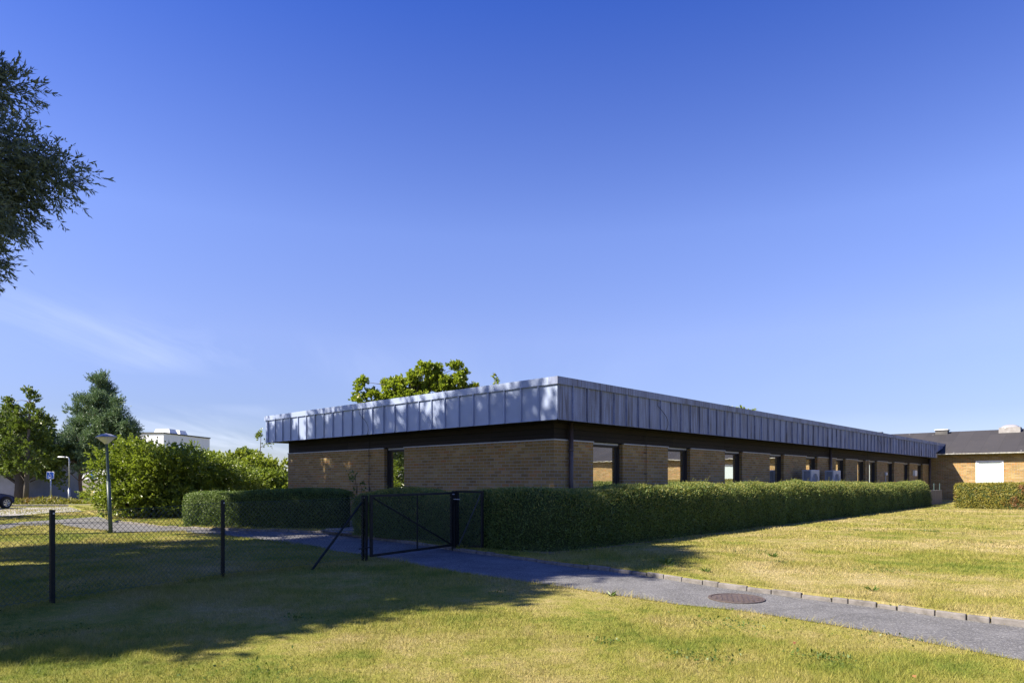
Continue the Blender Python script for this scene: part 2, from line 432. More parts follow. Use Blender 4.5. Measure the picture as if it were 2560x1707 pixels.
M['yew'] = m_leaf('yew_leaf', (.050, .098, .022), (.18, .245, .052), .8, .25, .5, 1.4)
M['yewlight'] = m_leaf('yew_leaf_pale', (.15, .175, .035), (.38, .36, .10), .9, .3, .5, 1.2)
M['yewdry'] = m_leaf('yew_leaf_dry', (.14, .145, .024), (.34, .29, .055), .8, .3, .5, 1.2, ((.24, .12, .05), .54, .68, 1.0))
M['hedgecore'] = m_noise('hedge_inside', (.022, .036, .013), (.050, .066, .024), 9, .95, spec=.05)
M['bush'] = m_leaf('bush_leaf', (.085, .135, .018), (.31, .37, .06), .9, .32, .38, .7)
M['bush2'] = m_leaf('bush_leaf_yellow', (.10, .15, .018), (.34, .38, .06), .9, .34, .42, .6)
M['willow'] = m_leaf('willow_leaf', (.065, .105, .092), (.20, .25, .19), .9, .22, .45, .6)
M['oak'] = m_leaf('oak_leaf', (.050, .088, .018), (.165, .215, .042), .9, .3, .45, .5)
M['maple'] = m_leaf('maple_leaf', (.14, .205, .020), (.34, .395, .05), .9, .42, .45, .5, ((.22, .10, .03), .63, .75, 1.6))
M['pine'] = m_leaf('pine_needle', (.065, .122, .068), (.20, .285, .15), .9, .12, .5, .5)
M['bark'] = m_bark('grey_bark', (.07, .06, .05), (.17, .15, .125)); M['pinebark'] = m_bark('pine_bark', (.11, .07, .05), (.24, .165, .12))
M['darkbark'] = m_bark('dark_bark', (.03, .027, .024), (.08, .07, .06))
M['bed'] = m_leaf('bed_leaf', (.09, .11, .015), (.25, .23, .045), 1, .3, .5, .8, ((.20, .09, .035), .58, .70, .55))
M['weed'] = m_leaf('weed_leaf', (.05, .09, .015), (.11, .17, .03), 1, .3)
M['fallen'] = mat('fallen_leaf', (.30, .13, .05), .7)
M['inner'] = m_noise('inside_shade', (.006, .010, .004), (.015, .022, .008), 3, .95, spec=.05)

# ------------------------------------------------------------------ ground
KERB = [g(*p) for p in ((2560, 1569), (2386, 1547), (2189, 1518.7), (1992, 1494), (1794.6, 1468), (1597, 1437), (1400, 1414), (1296, 1398), (1147, 1378.5), (1042.6, 1362), (926, 1347), (834, 1334), (700, 1329), (551, 1326), (396, 1318), (281.5, 1304))]
KERB = [KERB[0]-VX*16, KERB[0]-VX*6] + KERB
NEAR = [g(*p) for p in ((2560, 1653), (2386, 1620), (2189, 1580), (1992, 1548), (1844, 1526), (1696, 1511), (1548, 1489), (1400, 1466), (1296, 1452), (1147, 1430.6), (1057.5, 1416), (983, 1401), (893.6, 1386), (834, 1377), (759.6, 1362), (700, 1356), (655, 1350), (560, 1338), (447, 1330), (281, 1331), (253, 1326.5), (196.6, 1320), (143, 1312), (60, 1315), (0, 1325))]
NEAR = [NEAR[0]-VX*16, NEAR[0]-VX*6] + NEAR
LEFTP = [g(0, 1325)+Vector((-7, -5, 0)), g(0, 1311)+Vector((-7, -5, 0)), g(0, 1311), g(60, 1304), g(134, 1299.6), g(247, 1290.6), g(281.5, 1303.5)]

lawn = npmesh('lawn', [(-700, -60, 0), (700, -60, 0), (700, 900, 0), (-700, 900, 0)], [(0, 1, 2, 3)], M['lawn']); tag(lawn, kind='structure')
path = poly_sheet('path', KERB + list(reversed(LEFTP)) + list(reversed(NEAR)), .006, M['asphalt']); tag(path, kind='structure')
UPZ = .085
up = [p+Vector((.0, .06, 0)) for p in KERB] + [B(-3, 40), B(70, 40), B(70, -60)]
upl = poly_sheet('raised_lawn', up, UPZ, M['lawn'], depth=.09); tag(upl, kind='structure')
# kerb stones along the far side of the path
def along(pts, step, jit=0):
    out = []; acc = 0.0; nxt = 0.0
    for a, b in zip(pts, pts[1:]):
        L = (b-a).length
        while nxt <= acc+L:
            out.append(a+(b-a)*((nxt-acc)/L)); nxt += step*(1+random.uniform(-jit, jit))
        acc += L
    return out
kp = along(KERB, .34, .45); kb = MB()
for a, b in zip(kp, kp[1:]):
    d = (b-a).normalized(); n = Vector((-d.y, d.x, 0)); n = n if n.dot(VX+UX) > 0 else -n
    L = (b-a).length-.012
    X = Matrix(((d.x, n.x, 0, a.x), (d.y, n.y, 0, a.y), (0, 0, 1, 0), (0, 0, 0, 1))) @ Matrix.Rotation(random.uniform(-.03, .03), 4, 'X') @ Matrix.Rotation(random.uniform(-.03, .03), 4, 'Z')
    h = .068+random.uniform(-.014, .016)
    kb.bbox((0, -.01, -.05), (L, .115+random.uniform(0, .02), h), .014, X)
tag(kb.build('kerb', M['kerb']), kind='structure')

# grass blades standing on the lawns (uncountable)
def in_poly(x, y, poly):
    ins = np.zeros(len(x), bool); n = len(poly)
    for i in range(n):
        x1, y1 = poly[i][0], poly[i][1]; x2, y2 = poly[(i+1) % n][0], poly[(i+1) % n][1]
        c = ((y1 > y) != (y2 > y)) & (x < (x2-x1)*(y-y1)/((y2-y1) or 1e-9)+x1); ins ^= c
    return ins
PATHPOLY = [tuple(p)[:2] for p in (KERB + list(reversed(LEFTP)) + list(reversed(NEAR)))]
UPPOLY = [tuple(p)[:2] for p in up]
def hedge_zone(x, y):
    dx = x-WC.x; dy = y-WC.y; u = dx*UX.x+dy*UX.y; v = dx*VX.x+dy*VX.y
    return ((u > -4.15) & (u < 29.8) & (v > -3.3)) | (u > 44.5)
def blades():
    Vs = []; Ts = 0
    for (y0, y1, dens, h0, h1, w) in ((4.6, 7, 5200, .016, .045, .0045), (7, 10, 3300, .016, .045, .006), (10, 14, 1500, .018, .048, .009), (14, 20, 620, .02, .05, .014), (20, 30, 240, .02, .055, .022), (30, 42, 110, .025, .06, .035)):
        x0, x1 = -(y1*.764+1.2), y1*.764+1.2
        n = int((x1-x0)*(y1-y0)*dens)
        x = rng.uniform(x0, x1, n); y = rng.uniform(y0, y1, n)
        keep = ~in_poly(x, y, PATHPOLY) & ~hedge_zone(x, y) & (np.abs(x) < y*.764+1.5)
        x = x[keep]; y = y[keep]; n = len(x)
        z = np.where(in_poly(x, y, UPPOLY), UPZ, 0.0)
        # tufts: taller here and there
        tn = SinNoise(5, 2.2, 3)(np.stack([x, y, 0*x], 1))
        h = rng.uniform(h0, h1, n)*np.clip(1+.55*tn, .45, 2.0)
        lean = rng.normal(0, .55, (n, 2)); a = rng.uniform(0, 6.283, n)
        ww = w*rng.uniform(.6, 1.3, n)/2
        P = np.stack([x, y, z-.002], 1); S = np.stack([np.cos(a)*ww, np.sin(a)*ww, 0*a], 1)
        T = P+np.stack([lean[:, 0]*h, lean[:, 1]*h, h], 1)
        Vs.append(np.stack([P-S, P+S, T], 1).reshape(-1, 3))
    V = np.concatenate(Vs); return V, np.arange(len(V)).reshape(-1, 3)
def rough_edge():
    pts = along([Vector((-7.2, 6.3, 0)), Vector((-5.95, 8.67, 0)), Vector((-4.74, 10.98, 0)), Vector((-2.90, 13.2, 0))], .004)
    x = np.array([p.x for p in pts]); y = np.array([p.y for p in pts]); n = len(x)
    tn = SinNoise(19, 4.0, 3)(np.stack([x, y, 0*x], 1))
    x = x+rng.normal(0, .05, n); y = y+rng.normal(0, .05, n)
    h = rng.uniform(.04, .11, n)*np.clip(1+.8*tn, .3, 2.2); lean = rng.normal(0, .5, (n, 2)); a = rng.uniform(0, 6.283, n); ww = .0035
    P = np.stack([x, y, 0*x], 1); S = np.stack([np.cos(a)*ww, np.sin(a)*ww, 0*a], 1); T = P+np.stack([lean[:, 0]*h, lean[:, 1]*h, h], 1)
    return np.stack([P-S, P+S, T], 1).reshape(-1, 3)
# longer fringe along path edges
def fringe():
    pts = along(NEAR, .006)+along([p+Vector((0, .115, 0)) for p in KERB], .006)
    x = np.array([p.x for p in pts]); y = np.array([p.y for p in pts]); k = y < 24; x = x[k]; y = y[k]; n = len(x)
    tn = SinNoise(9, 3.0, 3)(np.stack([x, y, 0*x], 1))
    x = x+rng.normal(0, .035, n); y = y+rng.normal(-.01, .03, n)
    z = np.where(in_poly(x, y, UPPOLY), UPZ, 0.0)
    h = rng.uniform(.02, .075, n)*np.clip(1+.7*tn, .3, 2.0); lean = rng.normal(0, .6, (n, 2)); a = rng.uniform(0, 6.283, n); ww = .003*np.maximum(1, y/9)
    P = np.stack([x, y, z], 1); S = np.stack([np.cos(a)*ww, np.sin(a)*ww, 0*a], 1); T = P+np.stack([lean[:, 0]*h, lean[:, 1]*h, h], 1)
    V = np.stack([P-S, P+S, T], 1).reshape(-1, 3); return V
V, Fc = blades(); V2 = fringe(); V = np.concatenate([V, V2, rough_edge()]); Fc = np.arange(len(V)).reshape(-1, 3)
tag(npmesh('grass', V, Fc, M['blade']), 'short patchy lawn grass, green to straw dry', 'grass', kind='stuff')

# left: parking bay, verge path
pk = poly_sheet('parking_lot', [g(-900, 1291), g(0, 1291.5), g(130, 1281), g(244, 1276.5), g(330, 1273), g(330, 1266), g(244, 1266), g(130, 1268), g(0, 1268.5), g(-900, 1268.5)], .008, M['parking']); tag(pk, kind='structure')
rd = poly_sheet('far_path', [g(-500, 1252), g(64, 1252), g(205, 1251), g(330, 1250), g(330, 1246), g(205, 1246), g(64, 1244), g(-500, 1243)], .008, M['parking']); tag(rd, kind='structure')
pk2 = poly_sheet('far_yard', [g(205, 1225.5), g(245, 1225.5), g(245, 1217), g(205, 1217)], .009, M['parking']); tag(pk2, kind='structure')
kk = MB(); a0 = g(-900, 1267); a1 = g(330, 1265)
for p, q in zip(along([a0, a1], 1.0), along([a0, a1], 1.0)[1:]):
    d = (q-p).normalized(); n = Vector((-d.y, d.x, 0)); X = Matrix(((d.x, n.x, 0, p.x), (d.y, n.y, 0, p.y), (0, 0, 1, 0), (0, 0, 0, 1)))
    kk.bbox((0, 0, -.03), (.98, .25, .11), .02, X)
tag(kk.build('parking_kerb', M['paving'] if False else M['kerb']), kind='structure')

# ------------------------------------------------------------------ brick office wing
wing = empty('office_wing', (WC.x, WC.y, CAMH*(1-BS)), ANG); wing.scale = (BS, BS, BS)
tag(wing, 'flat-roofed yellow brick wing with grey metal fascia and narrow windows', 'building')
ZT, ZS, ZB, ZF = 2.634, .80, 3.087, 4.157        # wall top, sill, fascia bottom, fascia top
UL, VL = 41.4, 14.03
WINS = [(1.70+4.02*k, 3.15+4.02*k) for k in range(6)] + [(25.2, 26.6), (27.3, 28.75), (30.9, 32.3), (34.55, 35.95), (38.05, 39.5)]
# left wall window
def t_of(px):
    r = (px-1280)/F; return (WC.x-WC.y*r)/(.725+.688*r)/BS
LW = [(t_of(1010.5), t_of(961))]

def wall_grid(name, length, holes, org, dirx, nrm, z0, z1, sill, depth, parent, head=None):
    """front sheet of a wall with window openings and their reveals, one welded mesh"""
    xs = sorted(set([0, length] + [h for a in holes for h in a]))
    zs = [z0, sill, z1-.09, z1] if holes else [z0, z1-.09, z1]
    if head: zs = [z0, sill, head, z1-.09, z1]
    top = head or z1
    org = Vector(org); dirx = Vector(dirx); nrm = Vector(nrm)
    V = []; Fs = []; uv = []; mi = []; idx = {}
    def vert(x, z, d=0.0):
        k = (round(x, 4), round(z, 4), round(d, 4))
        if k not in idx: idx[k] = len(V); V.append(org+dirx*x+Vector((0, 0, z))-nrm*d)
        return idx[k]
    def face(c, m=0, rev=False):
        Fs.append([vert(*q[:3]) for q in c]); uv.extend([q[3] for q in c]); mi.append(m)
    up_ = dirx.cross(Vector((0, 0, 1))).dot(nrm) > 0
    for i in range(len(xs)-1):
        hole = any(abs(xs[i]-a) < 1e-6 for a, b in holes) and any(a <= xs[i]+1e-6 and xs[i+1] <= b+1e-6 for a, b in holes)
        for j in range(len(zs)-1):
            if hole and sill-1e-6 <= zs[j] < top-1e-6: continue
            q = [(xs[i], zs[j]), (xs[i+1], zs[j]), (xs[i+1], zs[j+1]), (xs[i], zs[j+1])]
            q = [(x, z, 0.0, (x, z+.044)) for x, z in q]
            face(q, 1 if j == len(zs)-2 else 0)
    for a, b in holes:
        for x, s in ((a, 1), (b, -1)):
            for j in range(len(zs)-1):
                if zs[j] < sill-1e-6 or zs[j] >= top-1e-6: continue
                q = [(x, zs[j], 0.0), (x, zs[j], depth), (x, zs[j+1], depth), (x, zs[j+1], 0.0)]
                q = [(*c, (x+c[2], c[1]+.044)) for c in q]
                face(q, 1 if j == len(zs)-2 else 0)
        if head: face([(*c, (c[0], c[2])) for c in [(a, head, 0.0), (a, head, depth), (b, head, depth), (b, head, 0.0)]])
        q = [(a, sill, 0.0), (b, sill, 0.0), (b, sill, depth), (a, sill, depth)]
        face([(*c, (c[0], c[2])) for c in q])
    return npmesh(name, V, Fs, None, parent, mats=[M['brick'], M['header']], midx=mi, uv=uv)
RD = .30
wall_grid('wall', UL, WINS, (0, 0, 0), (1, 0, 0), (0, -1, 0), 0, ZT, ZS, RD, wing)
wall_grid('wall', VL, LW, (0, 0, 0), (0, 1, 0), (-1, 0, 0), 0, ZT, ZS, RD, wing)
wall_grid('wall', UL, [], (0, VL, 0), (1, 0, 0), (0, 1, 0), 0, ZT, ZS, RD, wing)

def uvbox(name, boxes, m, parent):
    """boxes with metre UVs on every side (along, z)"""
    V = []; Fs = []; uv = []
    for a, b in boxes:
        mb = MB().box(a, b); o = len(V); V += mb.v
        for f in mb.f:
            p = [Vector(mb.v[i]) for i in f]; n = (p[1]-p[0]).cross(p[2]-p[0])
            Fs.append([i+o for i in f])
            if abs(n.z) > max(abs(n.x), abs(n.y)): uv += [(q.x, q.y) for q in p]
            elif abs(n.y) > abs(n.x): uv += [(q.x, q.z) for q in p]
            else: uv += [(q.y, q.z) for q in p]
    return npmesh(name, V, Fs, m, parent, uv=uv)
# dark boarding above the brickwork, its soffit, trim
OH = .634
uvbox('upper_cladding', [((.018, .018, ZT+.012), (UL, VL-.018, ZB+.035))], M['boards'], wing)
uvbox('soffit', [((-OH+.03, -OH+.03, ZB+.03), (UL-1.0, .017, ZB+.06))], M['boards'], wing)
uvbox('soffit', [((-OH+.03, .018, ZB+.03), (.017, VL+OH-.03, ZB+.06))], M['boards'], wing)
# trim pieces: on the piers and, set back, above each window
for (c0, c1, ax) in [(a, b, 'u') for a, b in zip([0]+[w[1] for w in WINS], [w[0] for w in WINS]+[UL])] + [(a, b, 'v') for a, b in zip([0, LW[0][1]], [LW[0][0], VL])]:
    if ax == 'u': MB().bbox((c0-(.035 if c0 == 0 else -.02), -.035, ZT-.008), (c1, .06, ZT+.028), .006).build('trim_strip', M['trim'], wing)
    else: MB().bbox((-.034, c0 if c0 else .061, ZT-.0085), (.06, c1, ZT+.0275), .006).build('trim_strip', M['trim'], wing)

# fascia with standing seams: one extruded plan outline
def fascia(name, length, start, dirx, nrm, m, z0, z1, endcap=None):
    start = Vector(start); dirx = Vector(dirx); nrm = Vector(nrm)
    pts = [(0, 0)]; x = .603
    while x < length-.05:
        pts += [(x-.018, 0), (x-.013, .042), (x+.013, .042), (x+.018, 0)]; x += .603
    pts.append((length, 0))
    V = []; Fs = []; uv = []
    rows = [(z0, .022), (z0+.018, .022), (z0+.02, 0.0), (z1, 0.0)]
    for z, off in rows:
        for p, d in pts: V.append(start+dirx*p+nrm*(max(d, off))+Vector((0, 0, z)))
    n = len(pts)
    for r in range(len(rows)-1):
        for i in range(n-1):
            Fs.append((r*n+i, r*n+i+1, (r+1)*n+i+1, (r+1)*n+i))
            uv += [(pts[i][0], rows[r][0]), (pts[i+1][0], rows[r][0]), (pts[i+1][0], rows[r+1][0]), (pts[i][0], rows[r+1][0])]
    # underside lip back to the soffit
    o = len(V)
    for p, d in (pts[0], pts[-1]): V.append(start+dirx*p-nrm*.06+Vector((0, 0, z0)))
    Fs.append((0, o, o+1, n-1)); uv += [(0, 0), (0, .1), (length, .1), (length, 0)]
    return npmesh(name, V, Fs, m, wing, uv=uv)
FL = 40.85; FV = 15.29; CAPZ = ZF-.19
fascia('fascia', FL, (-OH, -OH, 0), (1, 0, 0), (0, -1, 0), M['zinc_stained'], ZB, CAPZ)
fascia('fascia', FV, (-OH, -OH, 0), (0, 1, 0), (-1, 0, 0), M['zinc'], ZB, CAPZ)
fascia('fascia', FL, (-OH, FV-OH, 0), (1, 0, 0), (0, 1, 0), M['zinc'], ZB, CAPZ)
def coping(boxes, m): 
    o = uvbox('coping', boxes, m, wing); return o
for k in range(14):
    a = -OH+k*3.0; b = min(a+2.994, FL+.6)
    coping([((a-(.045 if k == 0 else 0), -OH-.045, CAPZ), (b, -OH+.25, ZF+random.uniform(-.003, .003)))], M['zinc_stained'])
for k in range(6):
    a = -OH+.251+k*2.6; b = min(a+2.594, FV-OH+.045)
    if b > a: coping([((-OH-.046, a, CAPZ-.001), (-OH+.25, b, ZF-.004+random.uniform(-.003, .003)))], M['zinc'])
coping([((-OH+.251, FV-OH-.25, CAPZ), (FL, FV-OH+.045, ZF-.005))], M['zinc'])
MB().box((-OH+.252, -OH+.252, ZF-.16), (UL+1.8, FV-OH-.252, ZF-.03)).build('roof', M['flatroof'], wing)
# end of fascia: tapering return that dies into the felt roof
tri = [(FL-OH, -OH-.03, 3.43), (FL-OH+2.75, -OH-.03, ZF-.19), (FL-OH, -OH-.03, ZF-.19)]
V = [Vector(p) for p in tri]+[Vector(p)+Vector((0, .25, 0)) for p in tri]
npmesh('fascia_return', V, [(0, 1, 2), (5, 4, 3), (0, 3, 4, 1), (1, 4, 5, 2), (2, 5, 3, 0)], M['zinc_stained'], wing, uv=[(v.x, v.z) for f in [(0, 1, 2), (5, 4, 3), (0, 3, 4, 1), (1, 4, 5, 2), (2, 5, 3, 0)] for v in [V[i] for i in f]])
MB().box((FL-OH-.01, -OH-.02, ZB), (FL-OH+.35, -OH+.5, 3.40)).build('fascia_end', M['boards'] if False else M['brick'], wing)
uvl = None
MB().bbox((FL-OH+.1, -OH-.045, CAPZ+.001), (FL-OH+2.9, -OH+.25, ZF-.003), .004).build('coping', M['trim'], wing)

# windows of the wing
def wing_window(a, b, ax):
    def P(x, d, z): return (x, d, z) if ax == 'u' else (d, x, z)
    z0, z1 = ZS+.03, ZT-.005; q = .115; fw = .055; fd = .085
    m = MB()
    def bx(x0, x1, d0, d1, za, zb, mm):
        p = P(x0, d0, za); r = P(x1, d1, zb); mm.box(tuple(min(i, j) for i, j in zip(p, r)), tuple(max(i, j) for i, j in zip(p, r)))
    bx(a+.002, a+fw, q, q+fd+.05, z0, z1, m); bx(b-fw, b-.002, q, q+fd+.05, z0, z1, m)
    bx(a+fw, b-fw, q, q+fd+.05, z1-.07, z1, m); bx(a+fw, b-fw, q, q+fd+.05, z0, z0+.07, m)
    fr = m.build('window', M['brownframe'], wing)
    m = MB(); s = .035                                    # inner sash
    for (x0, x1, za, zb) in ((a+fw, a+fw+s, z0+.07, z1-.07), (b-fw-s, b-fw, z0+.07, z1-.07), (a+fw+s, b-fw-s, z1-.07-s, z1-.07), (a+fw+s, b-fw-s, z0+.07, z0+.07+s)):
        bx(x0, x1, q+fd*.62, q+fd+.03, za, zb, m)
    m.build('sash', M['brownframe'], fr)
    m = MB(); bx(a+fw+s, b-fw-s, q+fd-.012, q+fd+.012, z0+.07+s, z1-.07-s, m); m.build('pane', M['glass'], fr)
    m = MB(); bx(a-.0, b+.0, -.03, q-.002, ZS+.002, ZS+.03, m); m.build('sill', M['trim'], fr)
    m = MB(); bx(a+.002, b-.11, q-.03, q-.003, z1-.035, z1+.04, m); m.build('lintel_trim', M['trim'], fr)
for a, b in WINS: wing_window(a, b, 'u')
for a, b in LW: wing_window(a, b, 'v')
# interior darkness: near-black box whose colour stands in for shade in the rooms
MB().box((.45, .45, .02), (UL-.1, VL-.3, ZT+.0)).build('dark_interior', M['inner'], wing)

# downpipes
def downpipe(u, v=-.09):
    m = MB(); m.tube([(u, v-.12, ZB+.02), (u, v-.10, ZB-.05), (u, v, ZB-.28), (u, v, .1)], .062, 10) if False else m.tube([(u, v, ZB+.03), (u, v, 1.6), (u, v, .1)], .062, 12)
    for z in (2.35, 1.2, .4): m.lathe([(.066, z), (.074, z+.01), (.074, z+.05), (.066, z+.06)], 12, (u, v, 0))
    return m.build('downpipe', M['pipe'], wing, True)
for u in (.60, 20.75, 41.18): downpipe(u)
# lightning conductors: loop on the fascia, wire and clips down the wall
def conductor(x, ax, loop):
    def P(a, d, z): return (a, -d, z) if ax == 'u' else (-d, a, z)
    m = MB(); f0 = OH+.035
    pts = [P(x-.35, f0, CAPZ), P(x-.35, f0, CAPZ-.18)]
    for i in range(1, 9):
        s = i/8; pts.append(P(x-.35+loop*math.sin(s*2.2)*.55, f0+.03*math.sin(s*3), CAPZ-.18-s*(CAPZ-ZB-.16)))
    pts += [P(x, OH*.5, ZB+.018), P(x, .03, ZB+.005)]
    m.tube(pts, .008, 5)
    m.build('conductor_cable', M['wireblack'], wing, True)
    m = MB(); w = [P(x, .03, ZB), P(x, .035, ZT+.03), P(x, .05, ZT+.02), P(x, .045, 1.75), P(x+.02, .04, 1.5), P(x, .04, 1.3)]
    m.tube(w, .008, 5); m.tube([P(x, .04, 1.35), P(x, .04, .1)], .02, 6)
    for z in (2.42, 1.78, 1.25): m.tube([P(x-.08, .03, z), P(x+.08, .03, z)], .012, 5)
    m.build('conductor_rod', M['wireblack'], wing)
conductor(4.35, 'u', 1); conductor(25.0+1.85, 'u', 1); conductor(t_of(925.5), 'v', -1)
# small wall boxes
MB().bbox((36.75, -.16, 1.82), (37.3, -.0, 2.2), .03).build('wall_box', M['white'], wing)
MB().bbox((30.3, -.10, 1.85), (30.55, -.0, 2.02), .02).build('wall_lamp', M['white'], wing)
MB().tube([(30.42, -.02, 1.85), (30.42, -.02, .9)], .015, 6).build('cable_conduit', M['white'], wing)
MB().tube([(37.0, -.02, 1.82), (37.0, -.02, .9)], .015, 6).build('cable_conduit', M['trim'], wing)
# roof hatch standing on the flat roof
def roof_hatch():
    m = MB(); x0, x1, y0, y1 = 39.0, 41.6, 3.0, 4.6; z = ZF-.03
    V = [(x0, y0, z), (x1, y0, z), (x1, y1, z), (x0, y1, z), (x0, y0, z+.65), (x1, y0, z+1.0), (x1, y1, z+1.0), (x0, y1, z+.65)]
    m.add(V, [(0, 3, 2, 1), (4, 5, 6, 7), (0, 1, 5, 4), (1, 2, 6, 5), (2, 3, 7, 6), (3, 0, 4, 7)])
    m.box((x0-.06, y0-.06, z+.62), (x1+.06, y1+.06, z+.64))
    return m.build('roof_hatch', M['flatroof'], wing)
roof_hatch()

# ------------------------------------------------------------------ older brick building at the end of the yard
ob = empty('felt_roofed_building', tuple(B(UL*BS, 0, CAMH*(1-BS))), ANG); ob.scale = (BS, BS, BS)
tag(ob, 'low brick building with sloping dark felt roof at end of lawn', 'building')
EZ, RZ, EO = 3.40, 5.22, .45
OWIN = [(2.74, 4.29), (13.6, 15.2), (31, 32.6)]
wall_grid('wall', 36.0, OWIN, (0, 0, 0), (0, -1, 0), (-1, 0, 0), 0, 3.5, 1.12, .12, ob, head=2.88)
MB().box((.4, -36, 0), (10.2, 22, 3.3)).build('dark_interior', M['inner'], ob)  # near-black box, its colour standing in for the unlit inside
MB().box((-.025, -36, 0), (.0, -.05, .20)).build('plinth', M['plinth'], ob)
def slope(name, x0, z0, x1, z1, y0, y1, m, th=.1):
    V = [(x0, y0, z0), (x0, y1, z0), (x1, y1, z1), (x1, y0, z1)]; V += [(x, y, z-th) for x, y, z in V]
    Fs = [(0, 3, 2, 1), (4, 5, 6, 7), (0, 1, 5, 4), (1, 2, 6, 5), (2, 3, 7, 6), (3, 0, 4, 7)]
    L = math.hypot(x1-x0, z1-z0); uvv = {0: (y0, 0), 1: (y1, 0), 2: (y1, L), 3: (y0, L), 4: (y0, 0), 5: (y1, 0), 6: (y1, L), 7: (y0, L)}
    return npmesh(name, V, Fs, m, ob, uv=[uvv[i] for f in Fs for i in f])
slope('roof', -EO, EZ+.02, 5.0, RZ, -37, 24, M['roof'])
slope('roof', 10.4, EZ+.02, 5.002, RZ, -37, 24, M['roof'])
npmesh('gable', [(0, -36, 3.3), (10, -36, 3.3), (5, -36, RZ-.1)], [(0, 1, 2)], M['brick'], ob, uv=[(0, 0), (10, 0), (5, 1.8)])
# gutter with flaking white paint
m = MB(); 
V = []; Fs = []; npts = 8; ys = np.linspace(-37, -.62, 30)
for y in ys:
    for k in range(npts):
        a = math.pi*(1+k/(npts-1)); V.append((-EO-.07+.075*math.cos(a), y, EZ-.015+.085*math.sin(a)+random.uniform(-.004, .004)))
for i in range(len(ys)-1):
    for k in range(npts-1): Fs.append((i*npts+k, i*npts+k+1, (i+1)*npts+k+1, (i+1)*npts+k))
npmesh('gutter', V, Fs, M['gutter'], ob, True)
MB().box((-EO+.02, -36.9, EZ-.11), (-EO+.045, -.62, EZ-.02)).build('eave_board', M['brownframe'], ob)
def old_window(w0, w1, blind=True):
    m = MB(); z0, z1 = 1.15, 2.87
    for (a, b, za, zb) in ((w0+.002, w0+.10, z0, z1), (w1-.10, w1-.002, z0, z1), (w0+.10, w1-.10, z1-.09, z1), (w0+.10, w1-.10, z0, z0+.09)):
        m.box((-.02, -b, za), (.085, -a, zb))
    fr = m.build('window', M['white'], ob)
    m = MB()                                                     # tilted sash, open at the bottom
    X = Matrix.Translation((.05, 0, z1-.09)) @ Matrix.Rotation(R(4 if blind else 0), 4, 'Y') @ Matrix.Translation((0, 0, -(z1-.09)))
    a, b = w0+.115, w1-.115; za, zb = z0+.10, z1-.10
    for (c, d, e, f) in ((a, a+.05, za, zb), (b-.05, b, za, zb), (a+.05, b-.05, zb-.05, zb), (a+.05, b-.05, za, za+.05)):
        m.box((-.03, -d, e), (.02, -c, f), X)
    m.build('sash', M['white'], fr)
    m = MB(); m.box((-.006, -(b-.05), za+.05), (.006, -(a+.05), zb-.05), X); m.build('pane', M['blindglass'] if blind else M['glass'], fr)
    m = MB(); m.box((-.09, -(w1+.03), z0-.06), (.06, -(w0-.03), z0-.002)); m.build('sill', M['trim'], fr)
def m_blindglass():
    def fn(t, p):
        pos = t.add('ShaderNodeNewGeometry').outputs['Position']
        z = t.add('ShaderNodeSeparateXYZ', Vector=pos).outputs[2]
        w = t.math('FRACT', t.math('MULTIPLY', z, 22.0))
        t.put(p.inputs['Base Color'], t.mix(t.ramp(w, [(.05, 1.), (.18, 0.)]), (.46, .53, .525), (.40, .465, .46)))
    return mat('blind_behind_glass', rough=.12, spec=.5, fn=fn)
M['blindglass'] = m_blindglass()
for i, (a, b) in enumerate(OWIN): old_window(a, b, i in (0, 1))
# roof lights of the felt roof
def on_slope(x): return EZ+.02+(RZ-EZ-.02)*(x+EO)/(5+EO)
m = MB(); x0, x1 = 4.35, 4.97
m.box((x0, -.3, on_slope(x0)-.1), (x1, .5, on_slope(x1)+.10)); rl = m.build('roof_light', M['flatroof'], ob)
m = MB(); V = [(x0-.06, -.36, on_slope(x0)+.36), (x1+.06, -.36, on_slope(x1)+.17), (x1+.06, .96, on_slope(x1)+.17), (x0-.06, .96, on_slope(x0)+.36)]
MB().bbox((x0-.06, -.36, on_slope(x1)+.102), (x1+.06, .56, on_slope(x1)+.17), .02).build('cover', M['steel'], rl)
m = MB(); x0, x1 = 4.1, 4.97; y0, y1 = -4.73, -3.48
m.box((x0, y0, on_slope(x0)-.1), (x1, y1, on_slope(x1)+.10)); rl = m.build('roof_light', M['plinth'], ob)
m = MB(); prof = [(1.0, 0.0), (.97, .04), (.86, .10), (.66, .165), (.4, .205), (.15, .225), (0, .23)]; n = 28; V = []; Fs = []
for r, z in prof:
    for i in range(n):
        a = 2*math.pi*i/n; c, s = math.cos(a), math.sin(a); e = 1/ max(abs(c)**4+abs(s)**4, 1e-6)**.25
        V.append(((x0+x1)/2+r*c*e*.44, (y0+y1)/2+r*s*e*.55, on_slope(x1)+.102+z))
for k in range(len(prof)-1):
    for i in range(n): j = (i+1) % n; Fs.append((k*n+i, k*n+j, (k+1)*n+j, (k+1)*n+i))
npmesh('dome', V, Fs, M['dome'], rl, True)

